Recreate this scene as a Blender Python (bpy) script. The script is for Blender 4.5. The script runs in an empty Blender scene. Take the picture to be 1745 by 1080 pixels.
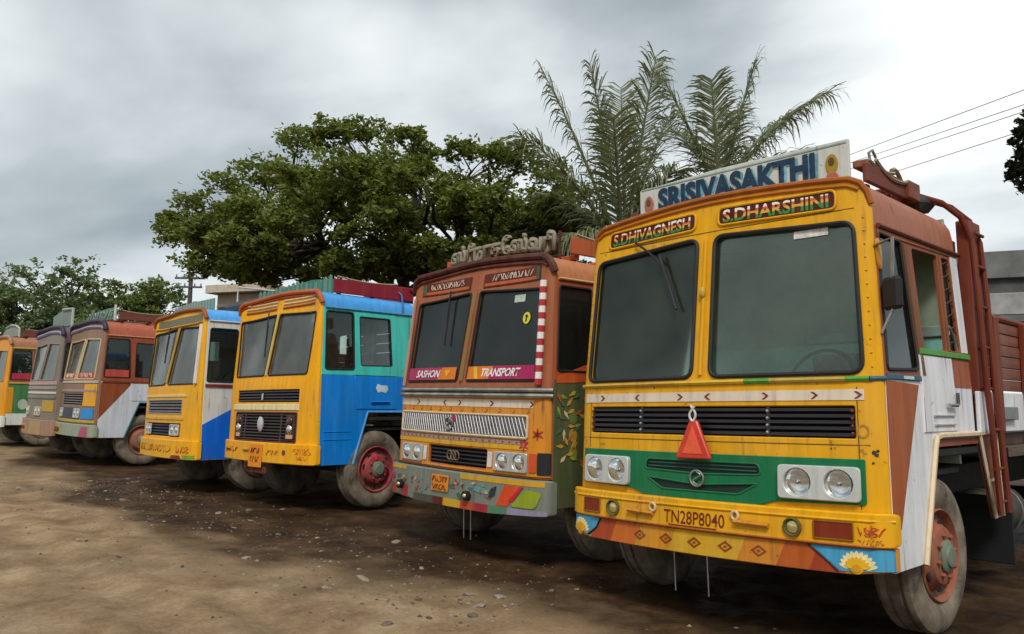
import bpy, bmesh, math, random
from mathutils import Vector, Matrix, Euler, noise
from mathutils.geometry import tessellate_polygon

random.seed(7)
SC = bpy.context.scene
COL = SC.collection

# ------------------------------------------------------------------ camera, sky, sun, exposure
CAM_POS = Vector((3.19, -4.827, 1.48))
F_PX, YAW, PITCH, ROLL = 1387.5, 0.810, 0.0995, 0.017
fw = Vector((-math.sin(YAW) * math.cos(PITCH), math.cos(YAW) * math.cos(PITCH), math.sin(PITCH)))
rt = Vector((math.cos(YAW), math.sin(YAW), 0))
up = rt.cross(fw)
rt2 = rt * math.cos(ROLL) + up * math.sin(ROLL)
up2 = up * math.cos(ROLL) - rt * math.sin(ROLL)
cd = bpy.data.cameras.new('camera')
cam = bpy.data.objects.new('camera', cd)
COL.objects.link(cam)
m = Matrix((rt2, up2, -fw)).transposed().to_4x4()
m.translation = CAM_POS
cam.matrix_world = m
cd.sensor_width = 36.0
cd.lens = 36.0 * F_PX / 1745.0
cd.clip_end = 3000
SC.camera = cam


def px(u, v, depth):
    """point seen at photo pixel (u, v), depth metres along the view axis"""
    return CAM_POS + (fw + rt2 * ((u - 872.5) / F_PX) - up2 * ((v - 540) / F_PX)) * depth


SUN_AZ, SUN_EL = math.radians(135), math.radians(48)
sdir = Vector((math.sin(SUN_AZ) * math.cos(SUN_EL), math.cos(SUN_AZ) * math.cos(SUN_EL), math.sin(SUN_EL)))
w = bpy.data.worlds.new('World')
SC.world = w
w.use_nodes = True
nt = w.node_tree
nt.nodes.clear()


def N(nt, t, **kw):
    n = nt.nodes.new(t)
    for k, v in kw.items():
        if k.startswith('i_'):
            n.inputs[k[2:].replace('_', ' ')].default_value = v
        else:
            setattr(n, k, v)
    return n


def L(nt, a, b):
    nt.links.new(a, b)


def ramp(nt, fac, stops, interp='LINEAR'):
    r = N(nt, 'ShaderNodeValToRGB')
    r.color_ramp.interpolation = interp
    e = r.color_ramp.elements
    while len(e) < len(stops):
        e.new(0.5)
    for i, (p, c) in enumerate(stops):
        e[i].position = p
        e[i].color = (c[0], c[1], c[2], 1) if isinstance(c, (tuple, list)) else (c, c, c, 1)
    if fac is not None:
        L(nt, fac, r.inputs[0])
    return r


def mth(nt, op, a, b=None, clamp=False):
    n = N(nt, 'ShaderNodeMath', operation=op, use_clamp=clamp)
    for i, s in enumerate((a, b)):
        if s is None:
            continue
        if isinstance(s, (int, float)):
            n.inputs[i].default_value = s
        else:
            L(nt, s, n.inputs[i])
    return n.outputs[0]


def mixc(nt, fac, a, b, blend='MIX'):
    n = N(nt, 'ShaderNodeMix', data_type='RGBA', blend_type=blend)
    for s, k in ((fac, 0), (a, 6), (b, 7)):
        if isinstance(s, (int, float)):
            n.inputs[k].default_value = s
        elif isinstance(s, (tuple, list)):
            n.inputs[k].default_value = (s[0], s[1], s[2], 1)
        else:
            L(nt, s, n.inputs[k])
    return n.outputs[2]


sky = N(nt, 'ShaderNodeTexSky', sky_type='NISHITA', sun_disc=False)
sky.sun_elevation = SUN_EL
sky.sun_rotation = SUN_AZ
tc = N(nt, 'ShaderNodeTexCoord')
sep = N(nt, 'ShaderNodeSeparateXYZ')
L(nt, tc.outputs['Generated'], sep.inputs[0])
zz = mth(nt, 'ADD', mth(nt, 'MAXIMUM', sep.outputs[2], 0.0), 0.22)
comb = N(nt, 'ShaderNodeCombineXYZ')
L(nt, mth(nt, 'DIVIDE', sep.outputs[0], zz), comb.inputs[0])
L(nt, mth(nt, 'DIVIDE', sep.outputs[1], zz), comb.inputs[1])
mp = N(nt, 'ShaderNodeMapping')
mp.inputs['Location'].default_value = (22.868, 0.063, 4.008)
mp.inputs['Rotation'].default_value = (0, 0, 0.81)
mp.inputs['Scale'].default_value = (0.8, 1.15, 1.0)
L(nt, comb.outputs[0], mp.inputs[0])
n1 = N(nt, 'ShaderNodeTexNoise', i_Scale=0.85, i_Detail=6.0, i_Roughness=0.46, i_Distortion=0.2)
L(nt, mp.outputs[0], n1.inputs['Vector'])
cl = ramp(nt, n1.outputs[0], [(0.40, (0.20, 0.234, 0.248)), (0.48, (0.33, 0.367, 0.38)), (0.55, (0.52, 0.55, 0.555)), (0.64, (0.74, 0.755, 0.75))])
hz = ramp(nt, sep.outputs[2], [(0.0, 1.0), (0.22, 0.0)])
clh = mixc(nt, mth(nt, 'MULTIPLY', hz.outputs[0], 0.45), cl.outputs[0], (0.54, 0.57, 0.575))
nsk = N(nt, 'ShaderNodeBackground', i_Strength=0.10)
L(nt, sky.outputs[0], nsk.inputs[0])
bcl = N(nt, 'ShaderNodeBackground', i_Strength=1.0)
L(nt, clh, bcl.inputs[0])
mxs = N(nt, 'ShaderNodeMixShader')
mxs.inputs[0].default_value = 0.92
L(nt, nsk.outputs[0], mxs.inputs[1])
L(nt, bcl.outputs[0], mxs.inputs[2])
wo = N(nt, 'ShaderNodeOutputWorld')
L(nt, mxs.outputs[0], wo.inputs[0])

sd = bpy.data.lights.new('sun', 'SUN')
sd.energy = 1.5
sd.angle = math.radians(14)
sd.color = (1.0, 0.96, 0.9)
so = bpy.data.objects.new('sun', sd)
COL.objects.link(so)
so.rotation_euler = (-sdir).to_track_quat('-Z', 'Y').to_euler()
so.location = (0, -5, 20)
SC.view_settings.view_transform = 'Standard'
SC.view_settings.look = 'None'
SC.view_settings.exposure = 0.64
SC.view_settings.gamma = 1.0
SC.cycles.max_bounces = 7
SC.cycles.transparent_max_bounces = 12
SC.cycles.caustics_reflective = False
SC.cycles.caustics_refractive = False

# ------------------------------------------------------------------ materials
MATS = {}


def lin(c):
    if isinstance(c, str):
        c = tuple(int(c[i:i + 2], 16) / 255 for i in (0, 2, 4))
    return tuple(x / 12.92 if x <= 0.04045 else ((x + 0.055) / 1.055) ** 2.4 for x in c)


def newmat(name):
    mt = bpy.data.materials.new(name)
    mt.use_nodes = True
    b = mt.node_tree.nodes['Principled BSDF']
    return mt, mt.node_tree, b


DUST = (0.27, 0.19, 0.11)


def paint(col, rough=0.42, dust=0.30, metal=0.0, chips=0.5, spec=0.16, fade=0.10):
    """hand-brushed vehicle enamel: faded patches, dust, rain streaks, chips"""
    key = ('paint', col, rough, dust, metal, chips)
    if key in MATS:
        return MATS[key]
    mt, nt, b = newmat('paint_' + str(col))
    c = lin(col)
    tc = N(nt, 'ShaderNodeTexCoord')
    a = N(nt, 'ShaderNodeTexNoise', i_Scale=1.9, i_Detail=9.0, i_Roughness=0.62)
    L(nt, tc.outputs['Object'], a.inputs['Vector'])
    mpn = N(nt, 'ShaderNodeMapping')
    mpn.inputs['Scale'].default_value = (14, 14, 1.1)
    L(nt, tc.outputs['Object'], mpn.inputs[0])
    s = N(nt, 'ShaderNodeTexNoise', i_Scale=1.0, i_Detail=5.0, i_Roughness=0.6)
    L(nt, mpn.outputs[0], s.inputs['Vector'])
    f = N(nt, 'ShaderNodeTexNoise', i_Scale=38.0, i_Detail=4.0, i_Roughness=0.6)
    L(nt, tc.outputs['Object'], f.inputs['Vector'])
    fadem = ramp(nt, a.outputs[0], [(0.35, 0.0), (0.7, 1.0)])
    lum = 0.3 * c[0] + 0.59 * c[1] + 0.11 * c[2]
    pale = tuple(x * 0.9 + 0.10 * lum + 0.01 for x in c)
    shade = ramp(nt, s.outputs[0], [(0.3, 0.80), (0.7, 1.08)])
    c1 = mixc(nt, 1.0, mixc(nt, mth(nt, 'MULTIPLY', fadem.outputs[0], fade * 3), c, pale), shade.outputs[0], 'MULTIPLY')
    dm = ramp(nt, a.outputs[0], [(0.42, 0.15), (0.68, 1.0)])
    sm = ramp(nt, s.outputs[0], [(0.48, 0.0), (0.75, 1.0)])
    fine = ramp(nt, f.outputs[0], [(0.3, 0.55), (0.7, 1.0)])
    fac = mth(nt, 'MULTIPLY', mth(nt, 'MULTIPLY', mth(nt, 'ADD', mth(nt, 'MULTIPLY', dm.outputs[0], 0.6), mth(nt, 'MULTIPLY', sm.outputs[0], 0.55)), fine.outputs[0]), dust * 0.85, True)
    c2 = mixc(nt, fac, c1, DUST)
    mp2 = N(nt, 'ShaderNodeMapping')
    mp2.inputs['Scale'].default_value = (26, 26, 1.6)
    L(nt, tc.outputs['Object'], mp2.inputs[0])
    s2 = N(nt, 'ShaderNodeTexNoise', i_Scale=1.0, i_Detail=4.0, i_Roughness=0.55)
    L(nt, mp2.outputs[0], s2.inputs['Vector'])
    run = ramp(nt, s2.outputs[0], [(0.56, 0.0), (0.70, 1.0)])
    c2 = mixc(nt, mth(nt, 'MULTIPLY', mth(nt, 'MULTIPLY', run.outputs[0], dm.outputs[0]), min(0.8, 0.12 + dust * 2.2)), c2, (0.10, 0.06, 0.035))
    ch = N(nt, 'ShaderNodeTexNoise', i_Scale=13.0, i_Detail=6.0, i_Roughness=0.7)
    L(nt, tc.outputs['Object'], ch.inputs['Vector'])
    chm = ramp(nt, ch.outputs[0], [(0.645, 0.0), (0.67, 1.0)])
    c3 = mixc(nt, mth(nt, 'MULTIPLY', chm.outputs[0], chips), c2, (0.09, 0.055, 0.04))
    L(nt, c3, b.inputs['Base Color'])
    L(nt, mth(nt, 'ADD', mth(nt, 'MULTIPLY', fac, 0.5), rough, True), b.inputs['Roughness'])
    b.inputs['Metallic'].default_value = metal
    b.inputs['Specular IOR Level'].default_value = spec
    dn = N(nt, 'ShaderNodeTexNoise', i_Scale=3.6, i_Detail=2.0, i_Roughness=0.4)
    L(nt, tc.outputs['Object'], dn.inputs['Vector'])
    hgt = mth(nt, 'ADD', mth(nt, 'ADD', dn.outputs[0], mth(nt, 'MULTIPLY', a.outputs[0], 0.35)), mth(nt, 'ADD', mth(nt, 'MULTIPLY', f.outputs[0], 0.05), mth(nt, 'MULTIPLY', chm.outputs[0], -0.06)))
    bp = N(nt, 'ShaderNodeBump', i_Strength=0.30, i_Distance=0.03)
    L(nt, hgt, bp.inputs['Height'])
    L(nt, bp.outputs[0], b.inputs['Normal'])
    MATS[key] = mt
    return mt


def simple(name, col, rough=0.6, metal=0.0, bump=0.0, var=0.2, scale=8.0, spec=0.4):
    key = ('simple', name)
    if key in MATS:
        return MATS[key]
    mt, nt, b = newmat(name)
    c = lin(col) if isinstance(col, str) else col
    tc = N(nt, 'ShaderNodeTexCoord')
    a = N(nt, 'ShaderNodeTexNoise', i_Scale=scale, i_Detail=7.0, i_Roughness=0.6)
    L(nt, tc.outputs['Object'], a.inputs['Vector'])
    r = ramp(nt, a.outputs[0], [(0.3, tuple(x * (1 - var) for x in c)), (0.7, tuple(min(1, x * (1 + var)) for x in c))])
    L(nt, r.outputs[0], b.inputs['Base Color'])
    b.inputs['Roughness'].default_value = rough
    b.inputs['Metallic'].default_value = metal
    b.inputs['Specular IOR Level'].default_value = spec
    if bump:
        bp = N(nt, 'ShaderNodeBump', i_Strength=bump, i_Distance=0.02)
        L(nt, a.outputs[0], bp.inputs['Height'])
        L(nt, bp.outputs[0], b.inputs['Normal'])
    MATS[key] = mt
    return mt


def wood(col, name):
    key = ('wood', name)
    if key in MATS:
        return MATS[key]
    mt, nt, b = newmat(name)
    c = lin(col)
    tc = N(nt, 'ShaderNodeTexCoord')
    mpn = N(nt, 'ShaderNodeMapping')
    mpn.inputs['Scale'].default_value = (8, 0.8, 22)
    L(nt, tc.outputs['Object'], mpn.inputs[0])
    a = N(nt, 'ShaderNodeTexNoise', i_Scale=1.0, i_Detail=8.0, i_Roughness=0.65)
    L(nt, mpn.outputs[0], a.inputs['Vector'])
    g = N(nt, 'ShaderNodeTexNoise', i_Scale=2.4, i_Detail=6.0)
    L(nt, tc.outputs['Object'], g.inputs['Vector'])
    oi = N(nt, 'ShaderNodeObjectInfo')
    r = ramp(nt, a.outputs[0], [(0.3, tuple(x * 0.55 for x in c)), (0.6, c), (0.8, tuple(min(1, x * 1.35 + 0.02) for x in c))])
    gm = ramp(nt, g.outputs[0], [(0.5, 0.0), (0.75, 0.55)])
    c2 = mixc(nt, gm.outputs[0], r.outputs[0], DUST)
    c3 = mixc(nt, mth(nt, 'MULTIPLY', oi.outputs['Random'], 0.3), c2, (0.05, 0.03, 0.02))
    L(nt, c3, b.inputs['Base Color'])
    b.inputs['Roughness'].default_value = 0.7
    bp = N(nt, 'ShaderNodeBump', i_Strength=0.3, i_Distance=0.02)
    L(nt, a.outputs[0], bp.inputs['Height'])
    L(nt, bp.outputs[0], b.inputs['Normal'])
    MATS[key] = mt
    return mt


def glass(tint=(0.55, 0.63, 0.58), dust=0.2, name='glass', dcol=(0.22, 0.23, 0.19), ior=1.65):
    key = ('glass', name)
    if key in MATS:
        return MATS[key]
    mt, nt, b = newmat(name)
    nt.nodes.remove(b)
    out = nt.nodes['Material Output']
    tr = N(nt, 'ShaderNodeBsdfTransparent')
    tr.inputs[0].default_value = (*tint, 1)
    gl = N(nt, 'ShaderNodeBsdfGlossy', i_Roughness=0.03)
    gl.inputs[0].default_value = (0.9, 0.95, 0.95, 1)
    df = N(nt, 'ShaderNodeBsdfDiffuse')
    df.inputs[0].default_value = (*dcol, 1)
    fr = N(nt, 'ShaderNodeFresnel', i_IOR=ior)
    m1 = N(nt, 'ShaderNodeMixShader')
    L(nt, fr.outputs[0], m1.inputs[0])
    L(nt, tr.outputs[0], m1.inputs[1])
    L(nt, gl.outputs[0], m1.inputs[2])
    tc = N(nt, 'ShaderNodeTexCoord')
    a = N(nt, 'ShaderNodeTexNoise', i_Scale=2.2, i_Detail=8.0, i_Roughness=0.65)
    L(nt, tc.outputs['Object'], a.inputs['Vector'])
    r = ramp(nt, a.outputs[0], [(0.3, dust * 0.5), (0.75, min(1, dust * 1.7))])
    m2 = N(nt, 'ShaderNodeMixShader')
    L(nt, r.outputs[0], m2.inputs[0])
    L(nt, m1.outputs[0], m2.inputs[1])
    L(nt, df.outputs[0], m2.inputs[2])
    L(nt, m2.outputs[0], out.inputs[0])
    MATS[key] = mt
    return mt


def stripes(name, cols, axis=2, n=4.0, slope=0.0):
    """flat painted bands along a generated axis (name panels, rainbow lettering, candy pole)"""
    key = ('str', name)
    if key in MATS:
        return MATS[key]
    mt, nt, b = newmat(name)
    tc = N(nt, 'ShaderNodeTexCoord')
    sp = N(nt, 'ShaderNodeSeparateXYZ')
    L(nt, tc.outputs['Generated'], sp.inputs[0])
    val = sp.outputs[axis]
    if slope:
        val = mth(nt, 'ADD', val, mth(nt, 'MULTIPLY', sp.outputs[0], slope))
    if n != 1:
        val = mth(nt, 'FRACT', mth(nt, 'MULTIPLY', val, n))
    r = ramp(nt, val, [(p, lin(c)) for p, c in cols], 'CONSTANT')
    L(nt, r.outputs[0], b.inputs['Base Color'])
    b.inputs['Roughness'].default_value = 0.5
    MATS[key] = mt
    return mt


BLACK = simple('black_rubber', (0.012, 0.012, 0.013), 0.6)
DARK = simple('dark_underbody', (0.02, 0.017, 0.015), 0.85, var=0.5)
STEEL = simple('dull_steel', (0.35, 0.35, 0.34), 0.4, 0.8, var=0.3)
CHROME = simple('chrome', (0.75, 0.76, 0.77), 0.14, 1.0, var=0.08)
GREYMETAL = simple('grey_metal', (0.28, 0.27, 0.25), 0.5, 0.3, var=0.3)
LENS = glass((0.95, 0.96, 0.96), 0.03, 'lamp_glass', (0.5, 0.5, 0.48))
SCREEN = glass((0.84, 0.92, 0.85), 0.05, 'windscreen_glass', (0.34, 0.38, 0.26))
SIDEGLASS = glass((0.60, 0.68, 0.65), 0.05, 'side_glass')
INTERIOR = simple('cab_lining', (0.10, 0.13, 0.105), 0.8, var=0.35, scale=3)
TEAL = simple('teal_dash', (0.30, 0.66, 0.56), 0.6, var=0.3, scale=4)


def tyre_mat():
    mt, nt, b = newmat('dusty_tyre')
    tc = N(nt, 'ShaderNodeTexCoord')
    a = N(nt, 'ShaderNodeTexNoise', i_Scale=5.0, i_Detail=8.0, i_Roughness=0.65)
    L(nt, tc.outputs['Object'], a.inputs['Vector'])
    r = ramp(nt, a.outputs[0], [(0.32, (0.03, 0.026, 0.022)), (0.44, (0.13, 0.102, 0.072)), (0.68, (0.27, 0.215, 0.15))])
    L(nt, r.outputs[0], b.inputs['Base Color'])
    b.inputs['Roughness'].default_value = 0.9
    return mt


TYRE = tyre_mat()

# ------------------------------------------------------------------ mesh helpers


def link(name, me, mat=None, parent=None, smooth=35):
    o = bpy.data.objects.new(name, me)
    COL.objects.link(o)
    if mat and not me.materials:
        me.materials.append(mat)
    if smooth and len(me.polygons):
        me.polygons.foreach_set('use_smooth', [True] * len(me.polygons))
        me.set_sharp_from_angle(angle=math.radians(smooth))
    if parent:
        o.parent = parent
    return o


def bm_obj(name, bm, mat, parent=None, smooth=35):
    me = bpy.data.meshes.new(name)
    bm.to_mesh(me)
    bm.free()
    return link(name, me, mat, parent, smooth)


def tag(o, label, cat=None, group=None, kind=None):
    if label:
        o['label'] = label
    if cat:
        o['category'] = cat
    if group:
        o['group'] = group
    if kind:
        o['kind'] = kind
    return o


def empty(name, loc):
    o = bpy.data.objects.new(name, None)
    COL.objects.link(o)
    o.location = loc
    o.empty_display_size = 0.3
    return o


def add_box(bm, c, s, rot=None, bev=0.0):
    """box centred c with full size s"""
    r = bmesh.ops.create_cube(bm, size=1.0)
    vs = r['verts']
    for v in vs:
        v.co = Vector((v.co.x * s[0], v.co.y * s[1], v.co.z * s[2]))
    if bev:
        es = list({e for v in vs for e in v.link_edges})
        rb = bmesh.ops.bevel(bm, geom=es, offset=bev, segments=1, affect='EDGES')
        vs = list({v for f in rb['faces'] for v in f.verts} | {v for v in vs if v.is_valid})
    if rot:
        bmesh.ops.rotate(bm, verts=vs, cent=(0, 0, 0), matrix=Euler(rot).to_matrix())
    bmesh.ops.translate(bm, verts=vs, vec=c)
    return vs


def box(name, c, s, mat, parent=None, rot=None, bev=0.006):
    bm = bmesh.new()
    add_box(bm, c, s, rot, bev)
    return bm_obj(name, bm, mat, parent)


def add_tube(bm, path, r, n=8, closed=False, caps=True):
    path = [Vector(p) for p in path]
    k = len(path)
    rr_ = r if isinstance(r, (list, tuple)) else [r] * k
    rings = []
    t0 = None
    nrm = None
    for i in range(k):
        a = path[(i - 1) % k] if (closed or i > 0) else path[i]
        b = path[(i + 1) % k] if (closed or i < k - 1) else path[i]
        t = (b - a)
        t = t.normalized() if t.length > 1e-9 else Vector((0, 0, 1))
        if nrm is None:
            ref = Vector((0, 0, 1)) if abs(t.z) < 0.9 else Vector((1, 0, 0))
            nrm = t.cross(ref).normalized()
        else:
            nrm = (nrm - t * nrm.dot(t))
            nrm = nrm.normalized() if nrm.length > 1e-6 else t.orthogonal().normalized()
        bn = t.cross(nrm)
        rings.append([bm.verts.new(path[i] + (nrm * math.cos(q) + bn * math.sin(q)) * rr_[i]) for q in [2 * math.pi * j / n for j in range(n)]])
    for i in range(k if closed else k - 1):
        A, B = rings[i], rings[(i + 1) % k]
        for j in range(n):
            bm.faces.new((A[j], A[(j + 1) % n], B[(j + 1) % n], B[j]))
    if caps and not closed:
        bm.faces.new(rings[0][::-1])
        bm.faces.new(rings[-1])


def tube(name, path, r, mat, parent=None, n=8, closed=False):
    bm = bmesh.new()
    add_tube(bm, path, r, n, closed)
    return bm_obj(name, bm, mat, parent)


def add_lathe(bm, prof, n=32, axis='X', c=(0, 0, 0), cap0=True, cap1=True):
    """prof: list of (along axis, radius)"""
    rings = []
    for a, r in prof:
        ring = []
        for j in range(n):
            q = 2 * math.pi * j / n
            if axis == 'X':
                p = (c[0] + a, c[1] + r * math.cos(q), c[2] + r * math.sin(q))
            elif axis == 'Y':
                p = (c[0] + r * math.cos(q), c[1] + a, c[2] + r * math.sin(q))
            else:
                p = (c[0] + r * math.cos(q), c[1] + r * math.sin(q), c[2] + a)
            ring.append(bm.verts.new(p))
        rings.append(ring)
    for i in range(len(rings) - 1):
        A, B = rings[i], rings[i + 1]
        for j in range(n):
            bm.faces.new((A[j], A[(j + 1) % n], B[(j + 1) % n], B[j]))
    if cap0:
        bm.faces.new(rings[0])
    if cap1:
        bm.faces.new(rings[-1][::-1])


def rpoly(pts, r=0.03, n=4):
    """polygon with rounded corners"""
    out = []
    k = len(pts)
    for i in range(k):
        p = Vector(pts[i])
        a = Vector(pts[i - 1]) - p
        b = Vector(pts[(i + 1) % k]) - p
        ri = r[i] if isinstance(r, (list, tuple)) else r
        ri = min(ri, a.length * 0.49, b.length * 0.49)
        if ri < 1e-5:
            out.append((p.x, p.y))
            continue
        A = p + a.normalized() * ri
        B = p + b.normalized() * ri
        for j in range(n + 1):
            t = j / n
            q = A * (1 - t) ** 2 + p * 2 * t * (1 - t) + B * t * t
            out.append((q.x, q.y))
    return out


def rrect(x0, z0, x1, z1, r=0.02, n=4):
    return rpoly([(x0, z0), (x1, z0), (x1, z1), (x0, z1)], r, n)


def circ(x, z, r, n=20, rz=None):
    return [(x + r * math.cos(2 * math.pi * i / n), z + (rz or r) * math.sin(2 * math.pi * i / n)) for i in range(n)]


def mir(poly):
    return [(-x, z) for x, z in poly][::-1]


def area2(p):
    return sum(p[i - 1][0] * p[i][1] - p[i][0] * p[i - 1][1] for i in range(len(p)))


def inset(loop, d):
    out = []
    k = len(loop)
    for i in range(k):
        p = Vector(loop[i])
        a = (p - Vector(loop[i - 1]))
        b = (Vector(loop[(i + 1) % k]) - p)
        if a.length < 1e-9:
            a = b
        if b.length < 1e-9:
            b = a
        a.normalize()
        b.normalize()
        na = Vector((-a.y, a.x))
        nb = Vector((-b.y, b.x))
        q = (na + nb) / max(0.4, 1 + na.dot(nb))
        out.append((p.x + q.x * d, p.y + q.y * d))
    return out


XCUTS = sorted([s * c for c in (0.12, 0.25, 0.38, 0.5, 0.62, 0.74, 0.86, 0.98, 1.04, 1.09, 1.13, 1.16, 1.18, 1.193) for s in (-1, 1)] + [0.0])


def plate_bm(outer, holes=(), t=0.02, ch=0.004, xcuts=None, zcuts=None):
    bm = bmesh.new()
    loops = [list(outer) if area2(outer) > 0 else list(outer)[::-1]]
    for h in holes:
        loops.append(list(h) if area2(h) < 0 else list(h)[::-1])
    front = [inset(l, ch) if ch else l for l in loops]
    tris = tessellate_polygon([[Vector((x, y, 0)) for x, y in l] for l in front])
    fv = [bm.verts.new((x, y, 0)) for l in front for x, y in l]
    for a in tris:
        try:
            bm.faces.new([fv[i] for i in a])
        except ValueError:
            pass
    if t:
        bv = [bm.verts.new((x, y, -t)) for l in loops for x, y in l]
        mv = [bm.verts.new((x, y, -ch)) for l in loops for x, y in l] if ch else fv
        for a in tris:
            try:
                bm.faces.new([bv[i] for i in a][::-1])
            except ValueError:
                pass
        o = 0
        for l in loops:
            k = len(l)
            for i in range(k):
                j = (i + 1) % k
                if ch:
                    bm.faces.new((fv[o + i], mv[o + i], mv[o + j], fv[o + j]))
                bm.faces.new((mv[o + i], bv[o + i], bv[o + j], mv[o + j]))
            o += k
        bmesh.ops.recalc_face_normals(bm, faces=bm.faces)
    xs = [v.co.x for v in bm.verts]
    ys = [v.co.y for v in bm.verts]
    for c in (xcuts or []):
        if min(xs) + 1e-4 < c < max(xs) - 1e-4:
            bmesh.ops.bisect_plane(bm, geom=bm.verts[:] + bm.edges[:] + bm.faces[:], plane_co=(c, 0, 0), plane_no=(1, 0, 0), dist=1e-5)
    for c in (zcuts or []):
        if min(ys) + 1e-4 < c < max(ys) - 1e-4:
            bmesh.ops.bisect_plane(bm, geom=bm.verts[:] + bm.edges[:] + bm.faces[:], plane_co=(0, c, 0), plane_no=(0, 1, 0), dist=1e-5)
    return bm


def text_bm(body, x0, x1, z0, z1, shear=0.0, bold=0.0, taper=None):
    cu = bpy.data.curves.new('lettering', 'FONT')
    cu.body = body
    cu.size = 1.0
    cu.shear = shear
    cu.offset = bold
    cu.resolution_u = 3
    cu.fill_mode = 'FRONT'
    o = bpy.data.objects.new('lettering', cu)
    COL.objects.link(o)
    dg = bpy.context.evaluated_depsgraph_get()
    me = bpy.data.meshes.new_from_object(o.evaluated_get(dg))
    bpy.data.objects.remove(o)
    bpy.data.curves.remove(cu)
    bm = bmesh.new()
    bm.from_mesh(me)
    bpy.data.meshes.remove(me)
    xs = [v.co.x for v in bm.verts] or [0, 1]
    ys = [v.co.y for v in bm.verts] or [0, 1]
    ax, bx, ay, by = min(xs), max(xs), min(ys), max(ys)
    for v in bm.verts:
        tx = (v.co.x - ax) / (bx - ax)
        tz = (v.co.y - ay) / (by - ay)
        zz0, zz1 = (z0, z1) if not taper else (z0 + (taper[0] - z0) * tx, z1 + (taper[1] - z1) * tx)
        v.co = (x0 + (x1 - x0) * tx, zz0 + (zz1 - zz0) * tz, 0)
    return bm


# ------------------------------------------------------------------ truck cab shape
HW = 1.2


def clamp(x, a=0.0, b=1.0):
    return max(a, min(b, x))


class Cab:
    """one lorry: local x to the right as seen from its front, y to the rear, z up"""

    def __init__(s, name, label, pos, yaw=0, roll=0, pitch=0, r1=0.06, r2=0.115, bow=0.085, ck=0.3, rz=-0.04, c0=1.07, cd=0.08, group=None):
        s.root = empty(name, pos)
        s.root.rotation_euler = (Matrix.Rotation(yaw, 3, 'Z') @ Matrix.Rotation(pitch, 3, 'X') @ Matrix.Rotation(roll, 3, 'Y')).to_euler()
        tag(s.root, label, 'truck', group)
        s.r1, s.r2, s.bow, s.ck, s.rz, s.c0, s.cd = r1, r2, bow, ck, rz, c0, cd

    def w(s, z):
        return (HW - 0.018 * clamp((z - 0.5) / 1.1) - 0.05 * clamp(z - 1.6, 0, 1.3)) / HW

    def lean(s, z, x=0.0):
        return (s.r1 * (min(z, 1.6) - 0.5) + s.r2 * max(0, z - 1.6)) * (1 - (1 - s.ck) * (abs(x) / HW) ** 4)

    def yf(s, x):
        a = abs(x)
        if a <= s.c0:
            return s.bow * ((a / s.c0) ** 2 - 1)
        t = clamp((a - s.c0) / (HW - s.c0))
        return 0.03 * t + s.cd * (1 - math.sqrt(max(0, 1 - t * t)))

    def F(s, x, z, d=0.0):
        x = clamp(x, -HW, HW)
        e = 0.002
        dy = (s.yf(min(abs(x) + e, HW)) - s.yf(abs(x) - e)) / (min(abs(x) + e, HW) - abs(x) + e)
        n = Vector((math.copysign(dy, x) if x else 0, -1, 0)).normalized()
        return Vector((x * s.w(z), s.yf(x) + s.lean(z, x), z)) + n * d

    def S(s, y, z, d=0.0, side=1):
        return Vector((side * (HW * s.w(z) + d), y, z))

    def yF(s, z):
        return s.yf(HW) + s.lean(z, HW)

    # -- mapped plates
    def fplate(s, name, outer, mat, holes=(), d=0.0, t=0.02, ch=0.004, parent=None, smooth=35, shear=None):
        bm = plate_bm(outer, holes, t, ch, XCUTS, [1.6])
        for v in bm.verts:
            v.co = s.F(v.co.x, v.co.y, d + v.co.z)
        return bm_obj(name, bm, mat, parent or s.root, smooth)

    def splate(s, name, outer, mat, holes=(), d=0.0, t=0.02, ch=0.004, parent=None, side=1):
        bm = plate_bm(outer, holes, t, ch, None, [1.6, 2.0, 2.3])
        for v in bm.verts:
            v.co = s.S(v.co.x, v.co.y, d + v.co.z, side)
        if side < 0:
            bmesh.ops.reverse_faces(bm, faces=bm.faces)
        return bm_obj(name, bm, mat, parent or s.root)

    def ftext(s, body, x0, x1, z0, z1, mat, d=0.006, parent=None, name='lettering', **kw):
        bm = text_bm(body, x0, x1, z0, z1, **kw)
        for v in bm.verts:
            v.co = s.F(v.co.x, v.co.y, d)
        return bm_obj(name, bm, mat, parent or s.root, 0)

    def ftube(s, name, loop, r, mat, d=0.0, closed=True, parent=None, n=6):
        dense = []
        k = len(loop)
        for i in range(k if closed else k - 1):
            a, b = Vector(loop[i]), Vector(loop[(i + 1) % k])
            m_ = max(1, int((b - a).length / 0.09))
            for j in range(m_):
                q = a.lerp(b, j / m_)
                dense.append(q)
        if not closed:
            dense.append(Vector(loop[-1]))
        return tube(name, [s.F(q.x, q.y, d) for q in dense], r, mat, parent or s.root, n, closed)

    def stube(s, name, loop, r, mat, d=0.0, closed=True, parent=None, side=1, n=6):
        return tube(name, [s.S(q[0], q[1], d, side) for q in loop], r, mat, parent or s.root, n, closed)


ROOFP = [(1.2, 2.58), (1.2, 2.72), (1.185, 2.80), (1.15, 2.86), (1.08, 2.895), (0.85, 2.92), (0.6, 2.937), (0.3, 2.95), (0.0, 2.955)]


def full_profile(dz=0.0):
    P = [(x, z + dz * clamp((z - 2.6) / 0.15)) for x, z in ROOFP]
    return P + [(-x, z) for x, z in P[:-1]][::-1]   # right edge -> left edge


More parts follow.
